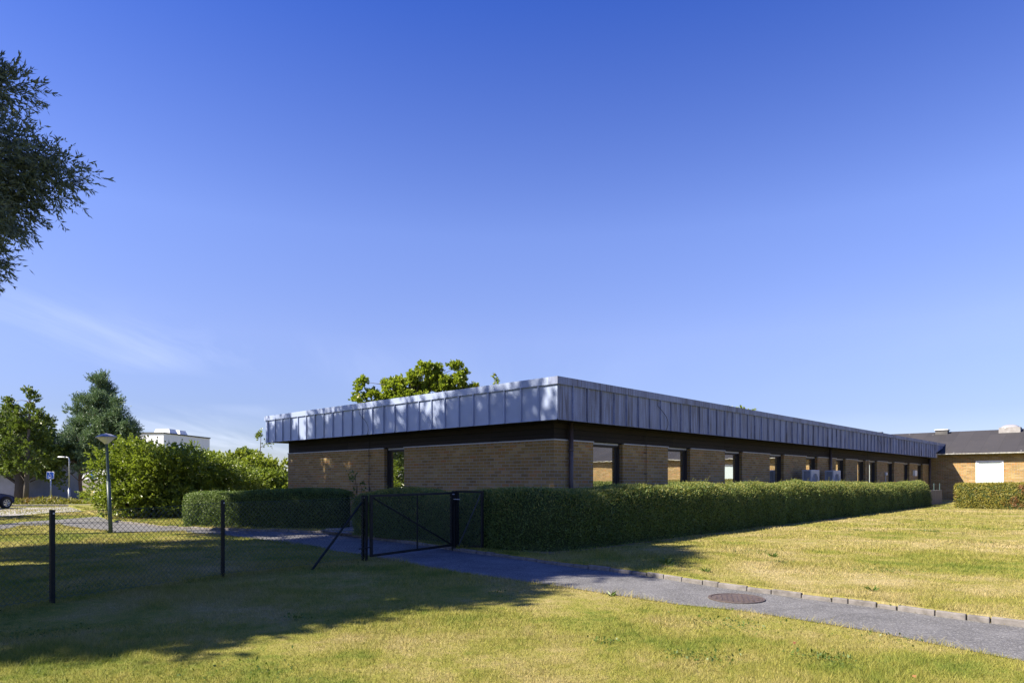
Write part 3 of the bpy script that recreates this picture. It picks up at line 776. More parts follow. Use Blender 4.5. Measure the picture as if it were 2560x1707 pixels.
# ------------------------------------------------------------------ air conditioners behind the hedge
def air_conditioner(u, label):
    r = empty('air_conditioner', tuple(B(u, -.85, UPZ)), ANG); tag(r, label, 'air conditioner', 'outdoor air conditioning units by the long wall')
    z0, z1 = .62, 1.97; L = 1.06; D = .43
    m = MB(); m.bbox((0, 0, z0), (L, D, z1), .02); m.build('casing', M['acwhite'], r)
    m = MB(); m.box((-.012, .05, z0+.08), (-.001, .34, z1-.07)); c = m.build('coil', M['acdark'], r)
    m = MB()
    for k in range(6): y = .055+k*.054; m.box((-.03, y, z0+.06), (-.0125, y+.018, z1-.05))
    for k in range(4): z = z0+.06+k*(z1-z0-.13)/3; m.box((-.034, .045, z), (-.0305, .345, z+.022))
    m.build('guard', M['acwhite'], c)
    m = MB()
    cx, cz = .46, (z0+z1)/2; nseg = 32; rr = .40
    m.add([(cx+rr*math.cos(2*math.pi*i/nseg), -.008, cz+rr*1.25*math.sin(2*math.pi*i/nseg)) for i in range(nseg)], [tuple(range(nseg))])
    f = m.build('fan_opening', M['acdark'], r)
    m = MB()
    for k in range(9):
        q = .05+k*.044; ring = [(cx+q*math.cos(2*math.pi*i/28), -.022, cz+q*1.25*math.sin(2*math.pi*i/28)) for i in range(29)]; m.tube(ring, .006, 4, False)
    for k in range(8):
        a = math.pi*k/8; m.tube([(cx-.41*math.cos(a), -.018, cz-.51*math.sin(a)), (cx+.41*math.cos(a), -.018, cz+.51*math.sin(a))], .006, 4)
    m.build('fan_guard', M['acwhite'], f)
    m = MB()
    for x in (.12, .82): m.box((x, .03, 0), (x+.06, .43, .05)); m.box((x, .05, .05), (x+.06, .1, z0-.002)); m.box((x, .36, .05), (x+.06, .41, z0-.002)); m.box((x if x < .5 else .18, .1, .02), ((x+.06) if x < .5 else .82, .15, .06))
    m.build('stand', M['steel'], r)
air_conditioner(17.63, 'nearer of two white outdoor air conditioning units behind the hedge')
air_conditioner(20.67, 'farther of two white outdoor air conditioners, right of downpipe behind hedge')

# basement stair enclosure by the inner corner
s0 = g(2354.5, 1262); 
se = empty('stair_enclosure', tuple(B(30.35, -2.88, UPZ)), ANG); tag(se, 'low board-marked concrete stair wall with pipe posts by the inner corner', 'wall')
uvbox('concrete_wall', [((0, 0, 0), (3.95, .18, .85)), ((3.77, .181, 0), (3.95, 1.8, .85)), ((0, .181, 0), (.18, 1.8, .85))], M['concrete'], se)
for x, y in ((2.2, .09), (3.75, .09)):
    MB().tube([(x, y, .85), (x, y, 1.28)], .03, 8).build('rail_post', M['lampgreen'], se)

# ------------------------------------------------------------------ hedges
def hedge(name, line, half, hfun, m, dens, label, cat='hedge', group=None, shoots=0, base=UPZ, leaf=(.045, .014), endr=.5, seed=1, dens_fn=None, pale=None, soft=None, bumpy=.055, fresh=0):
    """clipped hedge: dark inside body plus leaves over its whole outside"""
    line = [Vector(p) for p in line]
    seg = [(b-a).length for a, b in zip(line, line[1:])]; T = sum(seg)
    cum = np.concatenate([[0], np.cumsum(seg)])
    LX = np.array([p.x for p in line]); LY = np.array([p.y for p in line])
    n1 = SinNoise(seed, 1.9, 3); n2 = SinNoise(seed+50, 5.0, 3)
    def surf(s, t, grow=0.0):
        """s metres along, t in 0..1 round the cross-section (0 front foot .. 1 back foot)"""
        x = np.interp(s, cum, LX); y = np.interp(s, cum, LY)
        e = .25; xa = np.interp(np.clip(s-e, 0, T), cum, LX); xb = np.interp(np.clip(s+e, 0, T), cum, LX)
        ya = np.interp(np.clip(s-e, 0, T), cum, LY); yb = np.interp(np.clip(s+e, 0, T), cum, LY)
        tx, ty = xb-xa, yb-ya; ln = np.hypot(tx, ty)+1e-9; tx /= ln; ty /= ln
        nx, ny = ty, -tx                                             # to the front (right hand side)
        a = np.pi*t
        c, sn = np.cos(a), np.sin(a); e5 = soft(s) if soft else 5.0; k = 1/np.maximum(np.abs(c)**e5+np.abs(sn)**e5, 1e-9)**(1/e5)
        px = c*k; pz = sn*k
        de = np.minimum(s, T-s); end = np.where(de < endr, (1-np.clip(1-de/endr, 0, 1)**3.2)**(1/3.2), 1.0)
        h = hfun(s)*(.80+.20*end); w = half*np.maximum(end, .03)
        Q = np.stack([x+nx*px*w, y+ny*px*w, pz*h], 1)
        N = unit(np.stack([nx*px, ny*px, pz*.9+0*nx], 1)+np.stack([tx, ty, 0*tx], 1)*np.where(s < T/2, -1, 1)[:, None]*((1-end)[:, None]))
        dsp = bumpy*n1(Q)+(.02 if bumpy < .09 else .045)*n2(Q)+grow
        flare = np.clip(1-Q[:, 2]/.35, 0, 1)*-.04
        Q = Q+N*(dsp+flare)[:, None]*np.where(Q[:, 2] < .03, .3, 1)[:, None]
        Q[:, 2] = np.maximum(Q[:, 2], 0.0)+base
        return Q, N, np.stack([tx, ty, 0*tx], 1)
    ns = max(int(T/.18), 8); nt = 22
    S, Tt = np.meshgrid(np.linspace(0, T, ns), np.linspace(0, 1, nt), indexing='ij')
    Q, N, _ = surf(S.ravel(), Tt.ravel(), -.035)
    idx = np.arange(ns*nt).reshape(ns, nt)
    Fc = np.stack([idx[:-1, :-1], idx[1:, :-1], idx[1:, 1:], idx[:-1, 1:]], -1).reshape(-1, 4)
    per = 2*(hfun(np.array([T/2]))[0]+half)
    n = int(T*per*dens)
    s = rng.uniform(0, T, n); t = np.clip(rng.beta(.85, .95, n), 0, 1)
    if dens_fn is not None:
        k = rng.uniform(size=n) < dens_fn(s, t); s = s[k]; t = t[k]; n = len(s)
    P, N, Tn = surf(s, t, 0.0)
    P = P+N*rng.normal(0, .022, n)[:, None]
    D = unit(N*.45+rvec(n)*.9+np.array([0, 0, .45]))
    L = leaf[0]*rng.uniform(.6, 1.35, n); V1, F1 = leaf_quads(P-D*L[:, None]*.3, D, L, leaf[1]*rng.uniform(.7, 1.3, n), nb=N*.9+np.array([0, 0, .3]))
    root = npmesh(name, V1, F1, m); tag(root, label, cat, group)
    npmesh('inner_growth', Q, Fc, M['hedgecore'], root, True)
    if fresh:
        n = int(T*1.6*fresh); s = rng.uniform(0, T, n); t = rng.triangular(.14, .38, .80, n)
        if dens_fn is not None:
            k = rng.uniform(size=n) < dens_fn(s, t*.9); s = s[k]; t = t[k]; n = len(s)
        P, N, Tn = surf(s, t, .012); P = P+N*rng.normal(0, .022, n)[:, None]
        D = unit(N*.6+rvec(n)*.8+np.array([0, 0, .5])); L = leaf[0]*rng.uniform(.6, 1.3, n)
        V4, F4 = leaf_quads(P-D*L[:, None]*.3, D, L, leaf[1]*rng.uniform(.7, 1.2, n), nb=N*.7+np.array([-.25, -.05, .5]))
        npmesh('new_growth', V4, F4, pale or M['yewlight'], root)
    if shoots:
        Vs = []
        s = rng.uniform(.2, T-.1, shoots); s = np.where(rng.uniform(size=shoots) < .5, T-(T-s)*.75, s); t = rng.triangular(.10, .30, .72, shoots)
        P, N, Tn = surf(s, t)
        for i in range(shoots):
            d = unit((N[i]*rng.uniform(.3, 1.0)+Tn[i]*rng.uniform(.1, 1.2)+np.array([0, 0, rng.uniform(-.1, .7)]))[None])[0]
            L = rng.uniform(.05, .17) if rng.uniform() < .96 else rng.uniform(.22, .42); k = max(int(L*90), 5)
            f = np.linspace(0, 1, k); pos = P[i]+d*L*f[:, None]+np.array([0, 0, -.06])*(f**2)[:, None]*L*3
            sd = unit(rvec(k)+d*.6); Vs.append(leaf_quads(pos, sd, .032*(1-.4*f), .009)[0])
        V3 = np.concatenate(Vs); npmesh('shoots', V3, np.arange(len(V3)).reshape(-1, 4), pale or M['yewlight'], root)
    return root

H0 = Vector((1.0, 14.4, 0))-UX*.80-VX*.36; TH = .6
n_ = TH
# line of the long hedge runs from its left arm round the corner and along the wall (front on the right-hand side)
cor = H0+UX*TH+VX*TH
rad = .25
lineA = [cor+VX*(7.3-TH), cor+VX*rad*2, cor+VX*rad+UX*rad*.25, cor+UX*rad+VX*rad*.25 if False else cor+UX*rad*.5+VX*rad*.4, cor+UX*rad*2, cor+UX*(33.8-TH)]
LT = sum((b-a).length for a, b in zip(lineA, lineA[1:]))
def hA(s): return np.interp(s, [0, 3, 7.4, 9.0, 13, 20, 30, 41], [1.14, 1.18, 1.28, 1.30, 1.36, 1.35, 1.34, 1.40])
# in hedge(): front = right hand side of travel; here travel goes down the left arm towards the corner, then away along u
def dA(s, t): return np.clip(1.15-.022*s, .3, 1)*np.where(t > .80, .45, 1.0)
hedge('clipped_hedge', lineA, TH, hA, M['yew'], 2300, 'long dark clipped hedge turning the corner in front of the brick wing', seed=3, shoots=1500, fresh=900, dens_fn=dA, leaf=(.058, .019), soft=lambda s: np.interp(s, [0, 9, 13, 20, 41], [4.5, 4.2, 3.0, 2.2, 1.9]), bumpy=.075)
# left hedge beside the path
pL = [Vector((-10.75, 22.35, 0)), Vector((-8.6, 21.95, 0)), Vector((-6.8, 21.45, 0)), Vector((-5.15, 21.3, 0))]
hedge('clipped_hedge', pL, .62, lambda s: np.interp(s, [0, 1.2, 5], [1.02, 1.12, 1.15]), M['yew'], 1700, 'short dark rounded hedge left of the gap, beside the curving path', seed=9, leaf=(.06, .02), endr=.7)
# yellowed hedge in front of the old building
a = B(38.55, -3.55); hedge('clipped_hedge', [B(28.05, -4.7), B(27.1, -23)], .75, lambda s: np.full_like(s, 1.30), M['yewdry'], 800, 'yellow-green hedge with brown patches under the white window', seed=15, leaf=(.10, .035), pale=M['yewdry'], dens_fn=lambda s, t: np.where(s < 6, 1, .25)*np.where(t > .75, .5, 1))
hedge('clipped_hedge', [B(33.5, -8.6), B(33.5, -19)], .4, lambda s: np.full_like(s, 1.48), M['yewdry'], 250, 'strip of taller hedge behind the brown-patched yellow hedge', seed=18, leaf=(.10, .035))
for nm, pts in (('bare_soil', [B(27.05, -4.4), B(28.9, -4.2), B(28.1, -23), B(26.1, -23)]), ('hedge_bed', [B(-4.25, -3.5), B(29.7, -3.5), B(29.7, -2.1), B(-3.0, -2.1), B(-3.0, 4.9), B(-4.25, 5.0)])):
    tag(poly_sheet(nm, pts, UPZ+.005, M['soil']), kind='structure')
tag(poly_sheet('gap_paving', [g(872, 1341), g(800, 1333), B(-.05, 9.66), B(-.05, 7.2)], UPZ+.01, M['stone']), kind='structure')

# ------------------------------------------------------------------ trees and bushes
def clumps(lobes, n_sub, r_sub, seed):
    """sub-clumps spread over each lobe's shell and inside it"""
    r = np.random.default_rng(seed); out = []
    for lb in lobes:
        c = np.array(lb[:3]); rad = np.array(lb[3:6]); k = max(int(n_sub*(rad.prod()**(2/3))), 3)
        d = unit(r.normal(size=(k, 3))); f = r.uniform(.35, 1, k)**.5
        for i in range(k):
            out.append((*(c+d[i]*rad*f[i]*.92), r_sub*r.uniform(.65, 1.3)))
    return np.array(out)
def foliage(cl, twigs, tl, lpt, leaf, droop, seed, up=.2, spread=.8, center=None, follow=.5):
    """leaves along many short twigs that start in every clump"""
    r = np.random.default_rng(seed); k = len(cl); idx = np.repeat(np.arange(k), twigs); n = len(idx)
    C = cl[idx, :3]; rr = cl[idx, 3][:, None]
    D = unit(r.normal(size=(n, 3))); P0 = C+D*rr*r.uniform(.1, .8, (n, 1))
    if center is not None: D = unit(D*spread+unit(C-np.array(center))*follow+np.array([0, 0, up]))
    L = tl*r.uniform(.5, 1.2, (n, 1))
    f = r.uniform(.05, 1, (n, lpt)); 
    P = P0[:, None, :]+D[:, None, :]*(L*f)[..., None]
    P[..., 2] -= droop*(L*f**2)
    Dl = D[:, None, :]+r.normal(0, .55, (n, lpt, 3)); Dl[..., 2] -= droop*f*1.2
    P = P.reshape(-1, 3); Dl = unit(Dl.reshape(-1, 3)); m = len(P)
    return leaf_quads(P, Dl, leaf[0]*r.uniform(.6, 1.3, m), leaf[1]*r.uniform(.7, 1.3, m), .2, .3)
def limbs(trunk_pts, trunk_r, cl, every, r0, seed, n=5):
    """tapered limbs from the trunk out to the clumps"""
    r = random.Random(seed); m = MB(); tp = [Vector(p) for p in trunk_pts]
    for i in range(0, len(cl), every):
        e = Vector(cl[i, :3]); z = e.z-abs(((e-tp[0]).xy).length)*.55
        b = min(tp, key=lambda p: abs(p.z-max(z, tp[1].z)))
        mid = b.lerp(e, .5)+Vector((r.uniform(-.2, .2), r.uniform(-.2, .2), .12*(e-b).length))
        m.tube([b, b.lerp(mid, .5)+Vector((0, 0, .04)), mid, e], [r0, r0*.75, r0*.5, r0*.15], n, False)
    return m
def tree(name, label, cat, base, trunk_pts, trunk_r, lobes, leafmat, barkmat, n_sub=5, r_sub=.6, twigs=16, tl=.7, lpt=8, leaf=(.1, .05), droop=.1, seed=1, up=.2, every=2, group=None, limb_r=None, follow=.5, spread=.8):
    base = Vector(base)
    root = empty(name, tuple(base)); tag(root, label, cat, group)
    tp = [Vector(p) for p in trunk_pts]
    cl = clumps(lobes, n_sub, r_sub, seed)
    c = cl[:, :3].mean(0)
    V, Fc = foliage(cl, twigs, tl, lpt, leaf, droop, seed+1, up, spread, c, follow)
    npmesh('crown', V, Fc, leafmat, root)
    tm = MB(); tm.tube(tp, trunk_r, 10); tm.build('trunk', barkmat, root, True)
    lm = limbs(tp, trunk_r, cl, every, limb_r or trunk_r[-1]*1.1, seed)
    if lm.v: lm.build('branches', barkmat, root, True)
    return root
def tp_(x, y, h, lean=(0, 0), n=6):
    return [(x+lean[0]*k/(n-1), y+lean[1]*k/(n-1), h*k/(n-1)) for k in range(n)]
def local(lobes, base): return [(l[0]-base[0], l[1]-base[1], l[2]-base[2], *l[3:]) for l in lobes]

# big willow at the left edge: its right-hand boughs reach into the frame
wb = (-13.6, 12.0, 0)
wl = [(-9.6, 12.0, 7.25, 1.3, 1.4, .95), (-8.75, 12.0, 7.3, .75, .8, .4), (-9.7, 12.1, 8.3, .85, 1.1, .75), (-9.3, 12.0, 8.9, .55, .6, .4), (-9.15, 12.0, 6.5, .95, 1.0, .42), (-9.9, 11.9, 6.05, .6, .9, .35), (-9.6, 12.0, 5.5, .25, .4, .25),
      (-11.6, 12, 6.9, 1.7, 2.4, 1.9), (-13.5, 12, 9.5, 3.0, 3.4, 3.6), (-13.0, 11.5, 12.3, 2.4, 2.6, 2.6), (-15, 13, 7, 2.6, 2.6, 2.4), (-17.6, 12.8, 7.0, 1.8, 1.5, 1.8), (-13, 10, 7, 2.2, 2.2, 2.2)]
tree('willow_tree', 'silvery grey-green willow with narrow leaves reaching in at the left edge', 'tree', wb, tp_(0, 0, 11.5, (.4, .2), 9), [.34, .30, .27, .24, .21, .18, .14, .1, .06], local(wl, wb), M['willow'], M['darkbark'],
     n_sub=15.0, r_sub=.40, twigs=60, tl=.40, lpt=14, leaf=(.11, .027), droop=.12, seed=21, up=.12, every=2, limb_r=.06, follow=.45, spread=.8)
# shade trees standing left of the camera's view
def shade_tree(base, lobes, seed, label, h, ns=12):
    tree('shade_tree', label, 'tree', base, tp_(0, 0, h, (.2, .1), 7), [.3, .26, .22, .19, .15, .1, .05], local(lobes, base), M['oak'], M['darkbark'], n_sub=ns, r_sub=.62, twigs=34, tl=.75, lpt=9, leaf=(.21, .14), droop=.1, seed=seed, every=2, limb_r=.06)
shade_tree((-14.0, 5.2, 0), [(-13.6, 5.2, 7.0, 3.2, 2.4, 2.6), (-13.2, 6.2, 9.5, 2.8, 2.6, 2.4), (-14.2, 4.6, 8.2, 2.6, 2.2, 2.4), (-14.6, 7.2, 8.6, 2.2, 2.0, 2.0)], 31, 'broad leafy tree beside the camera shading the fence', 9.5, 7.5)
shade_tree((-15.2, 9.0, 0), [(-14.2, 9.0, 11.5, 3.0, 2.6, 2.6), (-14.8, 9.2, 8.6, 2.8, 2.4, 2.2), (-14.2, 9.0, 14.0, 2.4, 2.4, 2.0), (-13.0, 9.8, 13.2, 2.2, 2.2, 1.8), (-11.9, 8.4, 13.4, 1.5, 1.5, 1.2)], 33, 'tall leafy tree behind the willow shading the gate', 13.5)
shade_tree((-14.6, 13.2, 0), [(-14.4, 14.4, 10.8, 2.0, 2.0, 1.8), (-16.2, 16.3, 14.6, 2.3, 2.3, 2.0), (-17.1, 14.1, 17.1, 2.2, 2.2, 2.0)], 34, 'tallest leafy tree behind the willow shading the long hedge', 14)
shade_tree((-18.4, 18.0, 0), [(-18.5, 19.6, 13.9, 2.4, 2.4, 2.2), (-19.6, 17.3, 16.3, 2.2, 2.3, 2.0), (-21.8, 20.6, 15.5, 2.2, 2.3, 2.0), (-17.6, 16.8, 11.0, 2.0, 2.0, 1.8)], 35, 'tall leafy tree at far left shading the short hedge', 12.5, 8)
shade_tree((-22.0, 22.5, 0), [(-21.3, 23.0, 13.1, 2.3, 2.4, 2.2), (-20.8, 25.0, 12.1, 1.6, 1.6, 1.6), (-23.6, 23.4, 15.0, 1.8, 1.8, 1.6)], 37, 'tall leafy tree at far left shading the end of the brick wall', 12.0, 6)
shade_tree((-13.2, 11.0, 0), [(-13.6, 13.2, 15.6, 1.9, 2.0, 1.8), (-12.6, 12.2, 15.2, 1.5, 1.5, 1.4)], 39, 'thin-crowned tall tree letting sun through to the fascia corner', 14.0, 5.5)

for k, (x, y) in enumerate(((-25, 21), (-27, 25.5), (-24.5, 17))):
    tree('screen_tree', ['rounded leafy tree beyond the left edge of the lawn', 'tall bushy tree beyond the left edge behind the bush', 'bushy low tree beyond the left edge nearest the fence'][k], 'tree', (x, y, 0), tp_(0, 0, 3.5), [.2, .18, .15, .12, .09, .05], [(0, 0, 2.0, 2.4, 2.4, 1.9), (.3, .2, 4.3, 2.0, 2.0, 1.5)], M['bush'], M['bark'], n_sub=7, r_sub=.6, twigs=30, tl=.6, lpt=8, leaf=(.2, .13), seed=110+k, every=4)

# tree crown behind the flat roof
mb_ = (-6.2, 42, 0)
def px(x, y, d): return ((x-1280)/F*d, d, CAMH-(y-HZ)/F*d)
def lobe(x, y, d, rx, ry, rz): p = px(x, y, d); return (*p, rx, ry, rz)
ml = [lobe(1075, 930, 42, .75, .8, .7), lobe(1055, 950, 42, .9, .9, .8), lobe(1015, 965, 42, .6, .7, .6), lobe(1100, 960, 42, .9, .9, .7), lobe(1045, 985, 42, 1.3, 1.2, .9), lobe(1140, 940, 42, .65, .7, .75), lobe(1150, 970, 42, .7, .7, .6), lobe(1120, 985, 42, 1.1, 1, .8), lobe(975, 965, 42, .45, .6, .55), lobe(990, 1000, 42, .8, .9, .7), lobe(905, 950, 42, .22, .3, .45), lobe(905, 990, 42, .42, .5, .45), lobe(1175, 975, 42, .55, .5, .35), lobe(930, 985, 42, .5, .5, .4), lobe(955, 1005, 42, .6, .6, .5), lobe(1010, 1000, 42, .9, .8, .5), lobe(1030, 1060, 42, 2.9, 2.2, 1.3), lobe(1030, 1120, 42, 3.0, 2.4, 1.4)]
tree('maple_tree', 'yellow-green maple with upright tufts rising behind the flat roof', 'tree', mb_, tp_(0, 0, 6.5), [.22, .2, .17, .14, .1, .06], local(ml, mb_), M['maple'], M['bark'], n_sub=18, r_sub=.26, twigs=26, tl=.26, lpt=8, leaf=(.16, .13), droop=.15, seed=41, every=3, limb_r=.05, up=.5, follow=.3)
tb = (px(1240, 960, 46)[0], 46, 0)
tree('sapling', 'thin leafy shoot just showing above the fascia', 'tree', tb, tp_(0, 0, 8.4), [.07, .06, .05, .04, .03, .02], local([lobe(1240, 948, 46, .25, .25, .35), lobe(1240, 975, 46, .4, .4, .5)], tb), M['maple'], M['bark'], n_sub=14, r_sub=.16, twigs=8, tl=.2, lpt=6, leaf=(.14, .1), seed=43, every=3, limb_r=.012)
tb = (px(1850, 1015, 85)[0], 85, 0)
tree('distant_tree', 'distant green treetop peeping over the long fascia', 'tree', tb, tp_(0, 0, 8.5), [.25, .2, .18, .15, .1, .05], local([lobe(1835, 1030, 85, 1.1, 1.5, .9), lobe(1860, 1033, 85, 1.0, 1.5, .9), lobe(1850, 1080, 85, 2.8, 2, 2.2)], tb), M['bush'], M['bark'], n_sub=6, r_sub=.45, twigs=10, tl=.5, lpt=6, leaf=(.28, .2), seed=45, every=3, limb_r=.04)

# left group
tb = tuple(g(64, 1259))
tl_ = [lobe(78, 985, 44, .28, .3, .7), lobe(76, 1020, 44, .5, .5, .6), lobe(30, 1010, 44, .16, .2, .5), lobe(55, 1050, 44, .9, .9, .7), lobe(105, 1045, 44, .6, .6, .4), lobe(20, 1070, 44, .9, .9, .8), lobe(70, 1085, 44, 1.4, 1.2, .7), lobe(25, 1115, 44, 1.3, 1.2, .8), lobe(85, 1125, 44, 1.3, 1.2, .8), lobe(20, 1160, 44, 1.3, 1.2, .6), lobe(75, 1160, 44, 1.0, 1.0, .5)]
tree('young_oak', 'loose pointed young oak with pale trunk beside the parking sign', 'tree', tb, tp_(0, 0, 6.6, (.3, 0)), [.17, .14, .12, .10, .07, .03], local(tl_, tb), M['oak'], M['bark'], n_sub=10, r_sub=.30, twigs=24, tl=.36, lpt=7, leaf=(.17, .10), droop=.1, seed=51, every=2, limb_r=.035, up=.45)
tb = tuple(g(50.6, 1249))
tl_ = [lobe(60, 1090, 53, 2.4, 2, 1.5), lobe(120, 1115, 53, 1.5, 1.5, 1.5), lobe(115, 1155, 53, 1.3, 1.5, 1.0), lobe(0, 1080, 53, 2, 2, 1.8), lobe(-60, 1100, 53, 2.5, 2.4, 2.2), lobe(30, 1150, 53, 2.0, 2, .9), lobe(135, 1180, 53, .8, 1, .6)]
tree('shade_oak', 'dark spreading oak with thick trunk behind the young oak', 'tree', tb, tp_(0, 0, 5.2), [.42, .36, .33, .28, .2, .1], local(tl_, tb), M['oak'], M['darkbark'], n_sub=7, r_sub=.55, twigs=26, tl=.6, lpt=8, leaf=(.24, .15), droop=.1, seed=53, every=2, limb_r=.07)
# pine
tb = tuple(g(204, 1247)); d = tb[1]
rs = random.Random(4); pl = []
for (y, hw, sk) in ((955, 14, 2), (980, 26, 0), (1005, 52, -2), (1030, 66, -4), (1055, 76, -2), (1078, 76, 6), (1095, 84, -8), (1115, 62, -34), (1135, 60, -38), (1152, 45, -18)):
    k = max(int(hw/9), 2)
    for i in range(k):
        f = -1+2*(i+.5)/k; x = 252+sk+f*hw*.96+rs.uniform(-5, 5); dd = d+rs.uniform(-1.2, 1.2)*hw/84*1.6
        pl.append(lobe(x, y+rs.uniform(-6, 10)+abs(f)*6, dd, .42+hw*.0035, .55, .40))
    if hw > 40: pl.append(lobe(252+sk+rs.uniform(-20, 20), y, d+hw/84*1.3, .8, .7, .45)); pl.append(lobe(252+sk+rs.uniform(-20, 20), y, d-hw/84*1.3, .8, .7, .45))
pl += [lobe(253, 948, d, .30, .3, .3), lobe(254, 962, d, .45, .45, .4), lobe(252, 978, d, .55, .55, .45), lobe(250, 995, d, .8, .7, .5), lobe(252, 1015, d, 1.0, .9, .5)]
pl += [lobe(150, 1105, d-.6, .7, .7, .4), lobe(135, 1128, d-.8, .7, .7, .4), lobe(165, 1140, d-.8, .7, .7, .4), lobe(120, 1150, d-.8, .5, .6, .3), lobe(340, 1095, d, .5, .6, .3), lobe(325, 1070, d, .5, .6, .35)]
tree('pine_tree', 'blue-green conical pine with bare reddish trunk behind the tall lamp', 'tree', tb, [(0, 0, 0), (-.12, 0, 1.4), (-.1, 0, 2.6), (.5, 0, 4.4), (1.2, 0, 6.5), (1.5, 0, 7.6), (1.6, 0, 8.3)], [.14, .13, .12, .11, .09, .05, .02], local(pl, tb), M['pine'], M['pinebark'], n_sub=20, r_sub=.28, twigs=22, tl=.55, lpt=18, leaf=(.17, .042), droop=-.12, seed=61, every=2, limb_r=.035, up=.35, follow=.5)

def bush(name, label, lobes, m, base, seed, n_sub=6, r_sub=.4, twigs=14, tl=.4, lpt=7, leaf=(.1, .06), cat='bush', up=.3, group=None, core=True):
    root = empty(name, tuple(base)); tag(root, label, cat, group)
    ll = local(lobes, base); cl = clumps(ll, n_sub, r_sub, seed)
    keep = cl[:, 2] > .1; cl = cl[keep]
    V, Fc = foliage(cl, twigs, tl, lpt, leaf, .1, seed+2, up, .8, cl[:, :3].mean(0), .5)
    V[:, 2] = np.maximum(V[:, 2], .02)
    npmesh('crown', V, Fc, m, root)
    sm = MB()
    for l in ll:
        for k in range(3):
            a = random.uniform(0, 6.28); sm.tube([(l[0]*.5, l[1]*.5, 0), (l[0]*.8+.1*math.cos(a), l[1]*.8, l[2]*.5), (l[0]+l[3]*.4*math.cos(a), l[1]+l[4]*.4*math.sin(a), l[2]+l[5]*.3)], [.03*min(1, l[3]/.6)**1.6, .022*min(1, l[3]/.6)**1.6, .006], 5, False)
    sm.build('stems', M['darkbark'], root, True)
    return root
# large rounded hedge-like bush right of the lamp, running away from the camera
b0 = Vector((-14.6, 27.0, 0))
bl = []
for i in range(7):
    h = 3.4-.17*i
    for x in (-15.95, -15.15, -14.35, -13.7):
        hh = h-(.25 if x > -14 else 0)
        bl.append((x, 26.7+i*1.35, hh*.28, .68, 1.0, hh*.29)); bl.append((x+.05, 26.75+i*1.35, hh*.68, .68, .95, hh*.27))
bush('large_bush', 'tall dense round bush with glossy leaves right of the near lamp post', bl, M['bush'], (b0.x, b0.y, UPZ), 71, n_sub=17, r_sub=.50, twigs=36, tl=.30, lpt=8, leaf=(.105, .068))
b1 = Vector((-14.6, 38, 0)); bl = []
for i in range(5):
    for j in (0, 1): bl.append((-16.2+i*.8, 37.0+j*1.2+i*.2, .7, 1.0, 1.0, .7)); bl.append((-16.2+i*.8, 37.0+j*1.2+i*.2, 1.5, .9, .9, .6))
bush('lower_bush', 'dark lower bush continuing behind the tall round bush', bl, M['bush'], (b1.x, b1.y, UPZ), 73, n_sub=12, r_sub=.38, twigs=22, tl=.34, lpt=7, leaf=(.15, .10))
b2 = Vector((-16.0, 40.5, 0))
bl = [(*px(x, y, 40+dz)[:2], max(px(x, y+32, 40+dz)[2], .6), r, r, r*.9) for x, y, r, dz in ((595, 1165, 1.0, 0), (640, 1150, 1.2, 0), (690, 1160, 1.1, 1), (600, 1205, 1.2, 0), (660, 1200, 1.3, 0), (705, 1190, 1.2, 1), (640, 1230, 1.2, 0), (580, 1225, 1.1, 0), (700, 1228, 1.1, 0), (735, 1180, 1.2, 1.5), (760, 1210, 1.2, 2))]
bush('sunny_bush', 'bright yellow-green bush beside the end of the brick wall', bl, M['bush2'], (b2.x, b2.y, UPZ), 75, n_sub=14, r_sub=.36, twigs=24, tl=.38, lpt=7, leaf=(.16, .10))
# far trees between the white house and the wing
for i, (x, y, d, r, label, mm) in enumerate(((545, 1120, 78, 2.4, 'low far tree right beside the white house', 'bush'), (600, 1110, 82, 3.0, 'rounded far tree highest of those left of the wing', 'bush'), (650, 1122, 72, 2.6, 'paler far tree partly hidden by the fascia end', 'bush2'), (555, 1160, 64, 1.7, 'dark conifer-like far tree low between the bushes', 'oak'))):
    c = px(x, y, d); c = (c[0], c[1], c[2]-.75*r); base = (c[0], d, 0)
    lb = [(c[0]+random.uniform(-r, r)*.6, d+random.uniform(-1, 1)*r*.5, c[2]-k*r*.42+random.uniform(-.3, .2), r*.75, r*.75, r*.6) for k in range(6)]
    tree('far_tree', label, 'tree', base, tp_(0, 0, max(c[2]-1, 1.5)), [.2, .18, .16, .13, .1, .06], local(lb, base), M[mm], M['bark'], n_sub=6, r_sub=.7, twigs=26, tl=.6, lpt=8, leaf=(.30, .20), seed=80+i, every=4, limb_r=.05, group='far trees left of the wing')
tb = (px(645, 1110, 44)[0], 44, 0)
tree('sapling', 'thin sapling tip standing against the sky left of the fascia end', 'tree', tb, tp_(0, 0, 4.6, (.2, 0)), [.06, .05, .04, .035, .025, .015], local([lobe(650, 1080, 44, .12, .12, .3), lobe(645, 1100, 44, .3, .25, .3), lobe(662, 1112, 44, .5, .4, .4)], tb), M['bush'], M['bark'], n_sub=16, r_sub=.14, twigs=7, tl=.22, lpt=5, leaf=(.13, .075), seed=91, every=2, limb_r=.012, up=.5)
# small plant in the gap between the hedges
p = g(893, 1318, UPZ)
bush('rose_bush', 'spindly dark-leaved bush in the gap between the two hedges', [(p.x, p.y, .75, .35, .3, .5), (p.x+.05, p.y, 1.3, .2, .2, .35), (p.x-.1, p.y, 1.65, .1, .1, .15)], M['oak'], (p.x, p.y, UPZ), 95, n_sub=22, r_sub=.12, twigs=5, tl=.16, lpt=4, leaf=(.075, .05))

